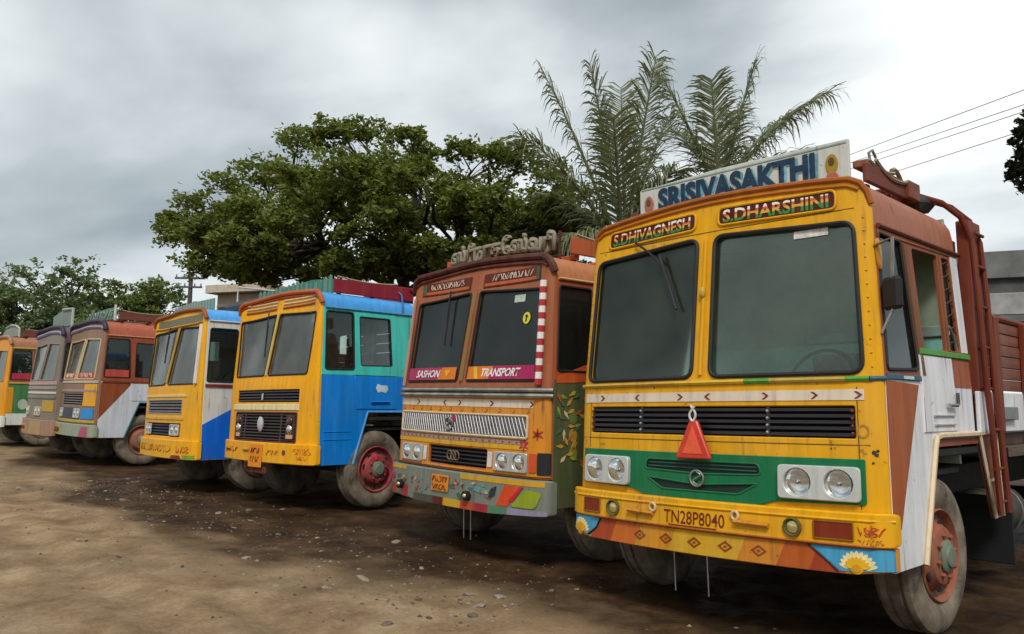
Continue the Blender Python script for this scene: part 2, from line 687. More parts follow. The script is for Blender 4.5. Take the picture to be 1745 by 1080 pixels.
def front_shell(C, mat, windows, other_holes=(), zb=0.84, split=None, topmat=None, top_wins=()):
    """cab_front: one pressed panel with the openings cut out"""
    prof = full_profile(C.rz)
    outer = [(-1.2, zb), (1.2, zb)] + prof
    return C.fplate('cab_front', outer, mat, list(windows) + list(other_holes) + list(top_wins), 0, 0.025, 0.006)


def roof(C, mat, y1=1.68, drop=0.02):
    bm = bmesh.new()
    prof = full_profile(C.rz)
    rows = []
    for k in range(7):
        t = k / 6
        row = []
        for x, z in prof:
            p = C.F(x, z, -0.012)
            y = p.y + (y1 - p.y) * t
            row.append(bm.verts.new((p.x, y, z - drop * t + (0.018 * math.sin(math.pi * t) if abs(x) < 1 else 0))))
        rows.append(row)
    for a, b in zip(rows, rows[1:]):
        for i in range(len(a) - 1):
            bm.faces.new((a[i], b[i], b[i + 1], a[i + 1]))
    bmesh.ops.recalc_face_normals(bm, faces=bm.faces)
    for f in bm.faces:
        if f.normal.z < -0.2:
            f.normal_flip()
    return bm_obj('roof', bm, mat, C.root, 50)


def wheel(C, x, y, r, rim_col, side=1, steer=0.0, nuts=True, zc=None, dual=False, detail=True):
    zc = r if zc is None else zc
    n = 40 if detail else 24
    w_ = 0.26
    bm = bmesh.new()
    # x: outward positive
    prof = [(-w_ + 0.02, r * 0.60), (-w_, r * 0.72), (-w_ + 0.01, r * 0.90), (-w_ + 0.04, r * 0.975), (-w_ + 0.06, r), (-w_ * 0.62, r), (-w_ * 0.6, r * 0.972), (-w_ * 0.54, r * 0.972), (-w_ * 0.52, r),
            (-w_ * 0.30, r), (-w_ * 0.28, r * 0.972), (-w_ * 0.22, r * 0.972), (-w_ * 0.2, r), (-0.04, r), (-0.018, r * 0.975), (0.0, r * 0.90), (0.012, r * 0.80), (0.008, r * 0.72), (-0.004, r * 0.655), (-0.012, r * 0.60), (-0.05, r * 0.57)]
    add_lathe(bm, prof, n, 'X')
    W = bm_obj('wheel', bm, TYRE, C.root, 30)
    W.location = (side * x, y, zc)
    W.rotation_euler = (0, 0, (0 if side > 0 else math.pi) + steer)
    rm = paint(rim_col, 0.6, 0.75)
    bm = bmesh.new()
    R = r * 0.60
    add_lathe(bm, [(-0.06, R * 0.98), (-0.004, R * 1.0), (0.006, R * 0.97), (-0.012, R * 0.93), (-0.05, R * 0.88), (-0.055, R * 0.78), (-0.02, R * 0.70), (0.02, R * 0.60), (0.03, R * 0.50), (0.03, R * 0.30)], n, 'X')
    rim = bm_obj('rim', bm, rm, W, 30)
    bm = bmesh.new()
    add_lathe(bm, [(0.02, R * 0.36), (0.045, R * 0.35), (0.055, R * 0.30), (0.06, R * 0.24), (0.072, R * 0.22), (0.075, R * 0.15)], 20, 'X')
    bm_obj('hub', bm, paint('6f7d6a', 0.5, 0.4), W, 30)
    if nuts:
        me = None
        for k in range(8):
            q = 2 * math.pi * k / 8 + 0.2
            if me is None:
                bm = bmesh.new()
                add_lathe(bm, [(0.0, 0.018), (0.016, 0.018), (0.018, 0.011), (0.024, 0.010)], 6, 'X')
                o = bm_obj('wheel_nut', bm, rm, W, 30)
                me = o.data
            else:
                o = link('wheel_nut', me, None, W, 0)
            o.location = (0.03, R * 0.45 * math.cos(q), R * 0.45 * math.sin(q))
        me = None
        for k in range(8):
            q = 2 * math.pi * (k + 0.5) / 8 + 0.2
            if me is None:
                bm = bmesh.new()
                add_lathe(bm, [(-0.003, 0.026), (0.003, 0.024)], 10, 'X')
                for v in bm.verts:
                    v.co.z *= 1.4
                o = bm_obj('hand_hole', bm, DARK, W, 30)
                me = o.data
            else:
                o = link('hand_hole', me, None, W, 0)
            o.location = (-0.008, R * 0.69 * math.cos(q), R * 0.69 * math.sin(q))
            o.rotation_euler = (q, 0, 0)
    return W


def headlight(C, x0, z0, x1, z1, bezel, lamps=2, d=0.012, r=0.03, dim=False):
    """rectangular lamp unit with round reflectors sunk in it"""
    fl = -1 if x0 < 0 and x1 <= 0 else 1
    n = lamps
    hh = (z1 - z0)
    ww = (x1 - x0)
    cs = [x0 + ww * (k + 0.5) / n for k in range(n)]
    cr = min(ww / n, hh) * 0.40
    H = C.fplate('headlight', rrect(x0, z0, x1, z1, r), bezel, [circ(c, (z0 + z1) / 2, cr, 18) for c in cs], d, d, 0.006)
    for c in cs:
        bm = bmesh.new()
        add_lathe(bm, [(0.0, cr * 1.0), (0.006, cr * 0.9), (0.011, cr * 0.66), (0.014, cr * 0.3), (0.0145, 0.004)], 20, 'Y', cap0=False)
        o = bm_obj('reflector', bm, CHROME, H, 60)
        p = C.F(c, (z0 + z1) / 2, d - 0.008)
        o.location = p
        bm = bmesh.new()
        add_lathe(bm, [(-0.012, 0.004), (-0.010, cr * 0.4), (-0.005, cr * 0.8), (0.002, cr * 1.0)], 20, 'Y', cap1=False)
        o = bm_obj('lens', bm, LENS, H, 60)
        o.location = p
        bm = bmesh.new()
        bmesh.ops.create_uvsphere(bm, u_segments=8, v_segments=6, radius=cr * 0.16)
        o = bm_obj('bulb', bm, STEEL, H, 60)
        o.location = p + Vector((0, 0.006, 0))
    return H


def grille(C, x0, z0, x1, z1, back, slatmat, slats=5, sl_h=0.016, r=0.015, depth=0.05, dividers=(), framemat=None):
    """recessed grille: dark backing, slats in front of it"""
    G = C.fplate('grille', rrect(x0 - 0.01, z0 - 0.01, x1 + 0.01, z1 + 0.01, r), back, (), -depth, 0.01, 0)
    if framemat:
        C.fplate('grille_frame', rrect(x0 - 0.022, z0 - 0.02, x1 + 0.022, z1 + 0.02, r + 0.012), framemat, [rrect(x0, z0, x1, z1, r)], 0.006, 0.05, 0.004, G)
    for k in range(slats):
        zc = z0 + (z1 - z0) * (k + 0.5) / slats
        C.fplate('slat', [(x0, zc - sl_h / 2), (x1, zc - sl_h / 2), (x1, zc + sl_h / 2), (x0, zc + sl_h / 2)], slatmat, (), -0.006, 0.03, 0.003, G)
    for x in dividers:
        C.fplate('divider', [(x - 0.012, z0), (x + 0.012, z0), (x + 0.012, z1), (x - 0.012, z1)], slatmat, (), -0.002, 0.03, 0.002, G)
    return G


def windscreen(C, poly, seal=BLACK, r=0.013, mat=None):
    g = C.fplate('windscreen', inset(poly if area2(poly) > 0 else poly[::-1], -0.005), mat or SCREEN, (), -0.02, 0.004, 0)
    C.ftube('window_seal', poly, r, seal, 0.002, True, g)
    return g


def wiper(C, pts, d=0.03):
    W = C.ftube('wiper', pts, 0.009, BLACK, d, False)
    e = Vector(pts[-1])
    a = Vector(pts[-2])
    t = (e - a).normalized()
    C.ftube('blade', [tuple(e - t * 0.25), tuple(e + t * 0.22)], 0.012, BLACK, d - 0.008, False, W)
    return W


def side_windows(C, polys, glassy, seal, side=1):
    for p, g in zip(polys, glassy):
        if g:
            gl = C.splate('side_window', inset(p if area2(p) > 0 else p[::-1], -0.004), SIDEGLASS, (), -0.012, 0.004, 0, None, side)
            C.stube('window_seal', p, 0.011, seal, 0.002, True, gl, side)


def interior(C, seatcol='3c2f2a', wall=None, dash=None, rear_window=True):
    wall = wall or INTERIOR
    bm = plate_bm([(-1.1, 1.06), (1.1, 1.06), (1.08, 2.86 + C.rz), (-1.08, 2.86 + C.rz)], [rrect(0.12, 1.88, 0.80, 2.42, 0.05), rrect(-0.80, 1.88, -0.12, 2.42, 0.05)] if rear_window else [], 0.03, 0.004)
    for v in bm.verts:
        v.co = Vector((v.co.x, 1.60 - v.co.z, v.co.y))
    bm_obj('cab_lining', bm, wall, C.root)
    box('cab_floor', (0, 0.92, 1.02), (2.2, 1.3, 0.04), DARK, C.root)
    bm = bmesh.new()
    add_box(bm, (0, 0.47, 1.60), (2.12, 0.42, 0.16), (0.12, 0, 0), 0.03)
    add_box(bm, (0, 0.55, 1.3), (2.1, 0.2, 0.5), None, 0.02)
    D = bm_obj('dashboard', bm, dash or TEAL, C.root)
    for x in (-0.55, 0.55):
        bm = bmesh.new()
        add_box(bm, (x, 1.15, 1.32), (0.6, 0.5, 0.16), None, 0.04)
        add_box(bm, (x, 1.42, 1.52), (0.58, 0.14, 0.45), (-0.15, 0, 0), 0.04)
        bm_obj('seat', bm, simple('seat_' + seatcol, seatcol, 0.8), C.root)
    sx = 0.52
    bm = bmesh.new()
    path = [(sx + 0.23 * math.cos(q), 0.70 + 0.23 * math.sin(q) * 0.45, 1.66 + 0.23 * math.sin(q) * 0.9) for q in [2 * math.pi * k / 24 for k in range(24)]]
    add_tube(bm, path, 0.014, 6, True)
    add_tube(bm, [(sx - 0.22, 0.70, 1.66), (sx + 0.22, 0.70, 1.66)], 0.012, 6)
    add_tube(bm, [(sx, 0.70, 1.66), (sx, 0.45, 1.35)], 0.02, 6)
    bm_obj('steering_wheel', bm, BLACK, C.root)
    bm = bmesh.new()
    add_box(bm, (0, 0.99, 2.83 + C.rz), (2.0, 1.2, 0.02))
    bm_obj('headlining', bm, wall, C.root)


def underbody(C, length=8.2, rear_wheels=True, rim='7a3026', tank=True):
    bm = bmesh.new()
    for x in (-0.42, 0.42):
        add_box(bm, (x, length / 2 + 0.2, 0.82), (0.09, length - 0.5, 0.24))
    for y in (0.5, 2.2, 4.0, 6.0):
        add_box(bm, (0, y, 0.82), (0.8, 0.1, 0.16))
    add_box(bm, (0, 0.9, 0.75), (0.7, 1.0, 0.5))
    bm_obj('chassis', bm, DARK, C.root)
    bm = bmesh.new()
    add_box(bm, (0, 1.0, 0.48), (1.7, 0.12, 0.12))
    for x in (-0.42, 0.42):
        add_box(bm, (x, 1.0, 0.58), (0.08, 1.3, 0.06), None)
    bm_obj('front_axle', bm, DARK, C.root)
    # inner wheel housings
    for sgn in (-1, 1):
        box('wheel_housing', (sgn * 0.82, 1.15, 1.16), (0.72, 1.5, 0.05), DARK, C.root)
    if rear_wheels:
        bm = bmesh.new()
        add_box(bm, (0, 6.2, 0.5), (1.9, 0.14, 0.14))
        bm_obj('rear_axle', bm, DARK, C.root)
        for sgn in (-1, 1):
            wheel(C, 1.14, 6.2, 0.5, rim, sgn, nuts=False, detail=False)
            wheel(C, 0.84, 6.2, 0.5, rim, sgn, nuts=False, detail=False)
    if tank:
        bm = bmesh.new()
        add_lathe(bm, [(-0.4, 0.17), (-0.38, 0.20), (0.38, 0.20), (0.4, 0.17)], 20, 'Y', (0.88, 2.85, 0.60))
        T = bm_obj('fuel_tank', bm, paint('3c3832', 0.6, 0.5), C.root)
        for y in (2.62, 3.08):
            bm = bmesh.new()
            add_tube(bm, [(0.88 + 0.204 * math.cos(q), y, 0.60 + 0.204 * math.sin(q)) for q in [2 * math.pi * k / 20 for k in range(20)]], 0.012, 5, True)
            bm_obj('strap', bm, STEEL, T)


PLANK = {}


def cargo(C, woodmat, postmat, bandmat, y0=2.05, y1=8.2, z0=1.28, z1=2.14, planks=7, band=0.3, sides=(1, -1), xo=1.2):
    B = box('cargo_floor', (0, (y0 + y1) / 2, z0 - 0.06), (2.36, y1 - y0, 0.10), wood('4a2a1c', 'floor_beam'), C.root)
    npost = 9
    for sgn in sides:
        if bandmat:
            bm = bmesh.new()
            add_box(bm, (sgn * xo, (y0 + y1) / 2, z0 + band / 2), (0.04, y1 - y0, band), None, 0.006)
            bm_obj('side_band', bm, bandmat, C.root)
        zb = z0 + (band + 0.012 if bandmat else 0)
        h = (z1 - zb) / planks
        key = (round(h, 4), y0, y1, woodmat.name)
        for k in range(planks):
            if key not in PLANK:
                bm = bmesh.new()
                add_box(bm, (0, 0, 0), (0.032, y1 - y0, h - 0.004), None, 0.006)
                o = bm_obj('plank', bm, woodmat, C.root)
                PLANK[key] = o.data
            else:
                o = link('plank', PLANK[key], None, C.root, 0)
            o.location = (sgn * (xo - 0.005 + random.uniform(-0.004, 0.004)), (y0 + y1) / 2, zb + h * (k + 0.5))
        me = None
        for k in range(npost):
            y = y0 + 0.06 + (y1 - y0 - 0.12) * k / (npost - 1)
            if me is None:
                bm = bmesh.new()
                add_box(bm, (0, 0, 0), (0.05, 0.12, z1 - z0 + 0.02), None, 0.006)
                o = bm_obj('post', bm, postmat, C.root)
                me = o.data
            else:
                o = link('post', me, None, C.root, 0)
            o.location = (sgn * (xo + 0.036), y, (z0 + z1) / 2 + 0.01)
        tube('top_rail', [(sgn * xo, y0, z1 + 0.025), (sgn * xo, y1, z1 + 0.025)], 0.028, postmat, C.root)
    for k in range(9):
        o = box('headboard_plank', (0, y0 - 0.02, z0 + 0.07 + k * 0.145), (2.34, 0.035, 0.135), woodmat, C.root)
    for x in (-1.0, -0.35, 0.35, 1.0):
        box('headboard_post', (x, y0 - 0.065, 2.0), (0.08, 0.05, 1.5), postmat, C.root)


def rope(name, a, b, sag, r, mat, parent):
    a, b = Vector(a), Vector(b)
    pts = []
    for i in range(11):
        t = i / 10
        p = a.lerp(b, t)
        p.z -= sag * 4 * t * (1 - t)
        pts.append(p)
    return tube(name, pts, r, mat, parent, 5)


def rack(C, mat, y0=0.5, y1=1.66, z0=2.93, h=0.16, x=0.98, rails=True):
    R = box('roof_rack', (x, (y0 + y1) / 2, z0 + h / 2), (0.035, y1 - y0, h), mat, C.root)
    box('rack_board', (-x, (y0 + y1) / 2, z0 + h / 2), (0.035, y1 - y0, h), mat, R)
    box('rack_board', (0, y1 + 0.02, z0 + h / 2), (2 * x + 0.04, 0.035, h), mat, R)
    for k in range(3):
        y = y0 + 0.1 + (y1 - y0 - 0.2) * k / 2
        box('rack_bearer', (0, y, z0 - 0.02), (2 * x - 0.04, 0.06, 0.05), mat, R)
    rope('rope', (x + 0.01, y0 + 0.05, z0 + h + 0.03), (x + 0.01, y1 - 0.25, z0 + h + 0.02), 0.03, 0.013, simple('rope', (0.30, 0.24, 0.16), 0.9), R)
    return R


# ------------------------------------------------------------------ shared cab pieces
def mark(C, name, poly, mat, d=0.004, parent=None):
    """painted or taped shape, a few millimetres thick"""
    return C.fplate(name, poly, mat, (), d, 0.004, 0, parent)


def smark(C, name, poly, mat, d=0.004, parent=None, side=1):
    return C.splate(name, poly, mat, (), d, 0.004, 0, parent, side)


def chevron(C, x, z, h, dr, mat, parent, d=0.009):
    w_ = h * 0.35 * dr
    t = h * 0.38 * dr
    mark(C, 'chevron', [(x - w_, z - h / 2), (x - w_ + t, z - h / 2), (x + w_ + t, z), (x - w_ + t, z + h / 2), (x - w_, z + h / 2), (x + w_, z)], mat, d, parent)


def diamond(C, x, z, r, mat, parent, d):
    C.fplate('diamond', [(x - r * 1.5, z), (x, z - r), (x + r * 1.5, z), (x, z + r)], mat, [[(x - r * 0.95, z), (x, z - r * 0.62), (x + r * 0.95, z), (x, z + r * 0.62)]], d, 0.003, 0, parent)
    mark(C, 'diamond_dot', [(x - r * 0.4, z), (x, z - r * 0.25), (x + r * 0.4, z), (x, z + r * 0.25)], mat, d, parent)


def flower(C, x, z, r, n, petal, core, parent, d, a0=0.0, a1=2 * math.pi):
    for k in range(n):
        q = a0 + (a1 - a0) * (k + 0.5) / n
        c, s_ = math.cos(q), math.sin(q)
        P = [(0.15, 0.0), (0.55, -0.17), (0.9, -0.09), (1.0, 0.0), (0.9, 0.09), (0.55, 0.17)]
        mark(C, 'petal', [(x + r * (a * c - b * s_), z + r * (a * s_ + b * c)) for a, b in P], petal, d, parent)
    mark(C, 'flower_centre', circ(x, z, r * 0.34, 12), core, d + 0.003, parent)


def strokes(C, x0, x1, z0, z1, n, mat, parent, d, seed=1):
    """worn hand-painted script, too faded to read: looping brush marks only"""
    R = random.Random(seed)
    wd = (x1 - x0) / n
    h = z1 - z0
    for k in range(n):
        xc = x0 + wd * (k + 0.5)
        ph, f1, f2 = R.uniform(0, 6.3), R.choice((1, 2)), R.choice((1, 1, 2))
        span = R.uniform(3.0, 5.6)
        pts = []
        for i in range(13):
            t = ph + span * i / 12
            pts.append((xc + wd * 0.40 * math.cos(f1 * t + 0.4 * math.sin(2 * t)), z0 + h * (0.5 + 0.5 * math.sin(f2 * t + ph))))
        bm = bmesh.new()
        P = [C.F(a, b, d) for a, b in pts]
        add_tube(bm, P, [min(wd, h) * R.uniform(0.06, 0.09) for _ in P], 4)
        bm_obj('brush_mark', bm, mat, parent, 60)


def bumper(C, z0, z1, mat, d=0.05, sag=0.0, t=0.05):
    out = [(-1.2, z0 + sag), (-0.6, z0), (0.6, z0), (1.2, z0 + sag), (1.2, z1), (-1.2, z1)]
    return C.fplate('bumper', rpoly(out, [0.03, 0, 0, 0.03, 0.02, 0.02]), mat, (), d, t, 0.01)


def lip(C, mat, r=0.03, d=0.012, inset_z=0.0):
    return C.ftube('roof_lip', [(x * 0.995, z - inset_z) for x, z in full_profile(C.rz)[1:-1]], r, mat, d, False, None, 8)


def gutter(C, mat, y1=1.68, z=2.585, r=0.013):
    for sd_ in (1, -1):
        C.stube('gutter', [(C.yF(z) + 0.02 + (y1 - C.yF(z)) * k / 5, z) for k in range(6)], r, mat, 0.012, False, None, sd_)


def sides(C, upper, lower, belt=1.66, zb=0.5, q=None, dw=None, af=(0.55, 0.85), seal=BLACK, y1=1.68, rear=None, door=True, sillmat=None, trim=None, handle=True):
    q = q or [(C.yF(2.52) + 0.035, 2.52), (0.63, 2.52), (0.67, belt + 0.09), (C.yF(belt + 0.09) + 0.03, belt + 0.09)]
    dw = dw or [(0.76, belt + 0.15), (1.25, belt + 0.17), (1.22, 2.5), (0.74, 2.48)]
    qr, dr = rpoly(q, 0.035), rpoly(dw, 0.03)
    holes = [qr, dr] + ([rpoly(rear, 0.025)] if rear else [])
    for sd_ in (1, -1):
        U = C.splate('side_panel', [(C.yF(belt), belt), (y1, belt), (y1, 2.59), (C.yF(2.59), 2.59)], upper, holes, 0, 0.025, 0.004, None, sd_)
        Lw = C.splate('side_panel', [(C.yF(zb), zb), (af[0], zb), (af[1], 1.25), (y1, 1.25), (y1, belt), (C.yF(belt), belt)], lower, (), 0.0, 0.025, 0.004, None, sd_)
        side_windows(C, [qr], [1], seal, sd_)
        if sd_ < 0 or door:
            side_windows(C, [dr], [1], seal, sd_)
        if door:
            x0, x1 = min(p[0] for p in dw) - 0.07, max(p[0] for p in dw) + 0.07
            dm = C.splate('door', rpoly([(x0, belt + 0.004), (x1, belt + 0.004), (x1, 2.555), (x0, 2.555)], 0.02), upper, [dr], 0.010, 0.01, 0.004, None, sd_)
            C.splate('door_panel', rpoly([(x0 + 0.02, 1.285), (x1, 1.285), (x1, belt - 0.004), (x0, belt - 0.004)], 0.02), lower, (), 0.010, 0.01, 0.004, dm, sd_)
            if handle:
                C.stube('handle', [(x1 - 0.17, belt - 0.14), (x1 - 0.05, belt - 0.14)], 0.012, STEEL, 0.03, False, dm, sd_)
        if trim:
            C.stube('arch_trim', [(af[0], zb), (af[1], 1.25), (y1 - 0.02, 1.25)], 0.016, trim, 0.008, False, None, sd_)
        if sillmat:
            C.splate('window_sill', [(C.yF(belt) + 0.02, belt - 0.02), (y1, belt - 0.02), (y1, belt + 0.025), (C.yF(belt) + 0.02, belt + 0.025)], sillmat, (), 0.02, 0.02, 0.004, None, sd_)


def cut_board(C, name, outer, y, mat, t=0.03, holes=(), parent=None, arc=0.0, bm=None, smooth=35):
    """flat upright board across the cab, at local depth y (front face)"""
    bm = bm or plate_bm(outer, holes, t, 0.004, XCUTS if arc else None)
    for v in bm.verts:
        v.co = Vector((v.co.x, y - v.co.z, v.co.y + arc * (1 - (v.co.x / 1.0) ** 2)))
    return bm_obj(name, bm, mat, parent or C.root, smooth)


def mirror_arm(C, side=1, y=0.34, z=2.45):
    p = C.S(C.yF(z) - 0.02, z, 0.0, side)
    q = p + Vector((side * 0.10, -0.02, -0.22))
    M = box('mirror', q + Vector((0, 0, -0.09)), (0.15, 0.05, 0.20), BLACK, C.root, (0, 0, -0.5 * side), 0.02)
    tube('mirror_arm', [p, p + Vector((side * 0.13, -0.06, 0.02)), q], 0.011, STEEL, M)
    tube('mirror_arm', [q + Vector((0, 0, -0.18)), C.S(C.yF(1.9) - 0.01, 1.9, 0.0, side)], 0.009, STEEL, M)
    return M


def ring_emblem(C, x, z, r, mat, d, bars=True):
    bm = bmesh.new()
    c = C.F(x, z, d)
    add_tube(bm, [c + Vector((r * math.cos(q), 0, r * math.sin(q))) for q in [2 * math.pi * k / 20 for k in range(20)]], r * 0.16, 6, True)
    if bars:   # looping strokes inside the ring
        add_tube(bm, [c + Vector((r * 0.55 * math.sin(2.2 * t), -0.003, r * 0.85 * (1 - 2 * t / 3))) for t in [k * 0.25 for k in range(13)]], r * 0.12, 5)
    return bm_obj('emblem', bm, mat, C.root)


# ================================================================== ground
def wet_mask(x, y):
    """dark trampled mud in front of and under the lorries"""
    g = noise.fractal(Vector((x * 0.33, y * 0.55, 1.3)), 0.8, 2.1, 5)
    edge = -1.45 + 0.03 * x + 1.1 * g
    if x < -9:
        edge += (-9 - x) * 0.16
    if x > 1.5:
        edge -= (x - 1.5) * 0.1
    return clamp((y - edge) / 1.3)


def ground_z(x, y):
    h = 0.030 * noise.noise(Vector((x * 0.5, y * 0.5, 0))) + 0.020 * noise.noise(Vector((x * 1.7, y * 1.7, 4))) + 0.010 * noise.noise(Vector((x * 5, y * 5, 8)))
    wet = wet_mask(x, y)
    h += wet * (0.022 * noise.noise(Vector((x * 3.1, y * 3.1, 2))) + 0.012 * noise.noise(Vector((x * 9, y * 9, 5))))
    for c, sl, am in ((-2.55, 0.035, 0.028), (-4.0, 0.05, 0.022), (-1.75, 0.03, 0.022)):
        dd = y - (c + sl * x + 0.35 * math.sin(x * 0.22 + c))
        h -= am * math.exp(-(dd / 0.16) ** 2) - 0.4 * am * (math.exp(-((dd - 0.30) / 0.12) ** 2) + math.exp(-((dd + 0.30) / 0.12) ** 2))
    return h - 0.02


def build_ground():
    bm = bmesh.new()
    xs = [-400, -200, -110, -70, -45, -34] + [-28 + 0.085 * i for i in range(int(34 / 0.085))] + [7, 10, 15, 25, 45, 80, 200, 400]
    ys = [-300, -120, -60, -30, -15, -9, -6] + [-5 + 0.085 * i for i in range(int(10 / 0.085))] + [5.5, 7, 9, 12, 16, 22, 30, 45, 70, 120, 250, 600]
    lay = bm.verts.layers.float.new('wet')
    rows = []
    for y in ys:
        row = []
        for x in xs:
            v = bm.verts.new((x, y, ground_z(x, y)))
            v[lay] = wet_mask(x, y)
            row.append(v)
        rows.append(row)
    for a, b in zip(rows, rows[1:]):
        for i in range(len(a) - 1):
            bm.faces.new((a[i], a[i + 1], b[i + 1], b[i]))
    mt, nt, b = newmat('dirt_yard')
    tc = N(nt, 'ShaderNodeTexCoord')
    at = N(nt, 'ShaderNodeAttribute', attribute_name='wet')
    big = N(nt, 'ShaderNodeTexNoise', i_Scale=0.55, i_Detail=8.0, i_Roughness=0.6)
    mid = N(nt, 'ShaderNodeTexNoise', i_Scale=1.9, i_Detail=9.0, i_Roughness=0.68)
    fin = N(nt, 'ShaderNodeTexNoise', i_Scale=26.0, i_Detail=7.0, i_Roughness=0.7)
    vor = N(nt, 'ShaderNodeTexVoronoi', i_Scale=34.0)
    for n_ in (big, mid, fin, vor):
        L(nt, tc.outputs['Object'], n_.inputs['Vector'])
    dry = ramp(nt, mid.outputs[0], [(0.28, (0.145, 0.097, 0.055)), (0.5, (0.27, 0.192, 0.118)), (0.72, (0.41, 0.32, 0.215))])
    mud = ramp(nt, mid.outputs[0], [(0.30, (0.016, 0.009, 0.005)), (0.50, (0.050, 0.028, 0.014)), (0.72, (0.125, 0.077, 0.040))])
    wetn = mth(nt, 'ADD', at.outputs['Fac'], mth(nt, 'MULTIPLY', mth(nt, 'SUBTRACT', mid.outputs[0], 0.5), 1.5))
    wetr = ramp(nt, wetn, [(0.2, 0.0), (0.75, 1.0)])
    col = mixc(nt, wetr.outputs[0], dry.outputs[0], mud.outputs[0])
    bigr = ramp(nt, big.outputs[0], [(0.35, (0.72, 0.70, 0.66)), (0.65, (1.12, 1.08, 1.0))])
    col = mixc(nt, 1.0, col, bigr.outputs[0], 'MULTIPLY')
    finr = ramp(nt, fin.outputs[0], [(0.3, (0.72, 0.72, 0.72)), (0.7, (1.25, 1.23, 1.2))])
    col = mixc(nt, 0.8, col, finr.outputs[0], 'MULTIPLY')
    gr = ramp(nt, vor.outputs['Distance'], [(0.02, 1.0), (0.16, 0.0)])
    gm = mth(nt, 'MULTIPLY', gr.outputs[0], ramp(nt, big.outputs[0], [(0.45, 0.0), (0.62, 0.55)]).outputs[0])
    col = mixc(nt, gm, col, (0.26, 0.2, 0.14))
    L(nt, col, b.inputs['Base Color'])
    rg = ramp(nt, wetn, [(0.55, 0.95), (1.25, 0.55)])
    L(nt, rg.outputs[0], b.inputs['Roughness'])
    b.inputs['Specular IOR Level'].default_value = 0.12
    bh = mth(nt, 'ADD', mth(nt, 'MULTIPLY', fin.outputs[0], 0.5), mid.outputs[0])
    bp = N(nt, 'ShaderNodeBump', i_Strength=0.55, i_Distance=0.05)
    L(nt, bh, bp.inputs['Height'])
    L(nt, bp.outputs[0], b.inputs['Normal'])
    o = bm_obj('ground', bm, mt, None, 180)
    tag(o, 'brown dirt yard with dark muddy patches in front of the trucks', None, None, 'structure')


build_ground()

# ================================================================== truck 1: yellow, nearest
YEL = paint('e2a406', 0.4, 0.26)
WHITE = paint('e2e2e4', 0.45, 0.22)
RUST = paint('8f4a2c', 0.5, 0.35)
BROWNRED = paint('7a3526', 0.5, 0.35)
REDP = paint('8e1f1c', 0.45, 0.2)
GREENP = paint('046e44', 0.4, 0.15)
LIMEG = paint('4f9a3c', 0.45, 0.3)
CREAM = paint('d9c6a6', 0.45, 0.3)
CREAMW = paint('ddcdb9', 0.45, 0.25, chips=0.3)


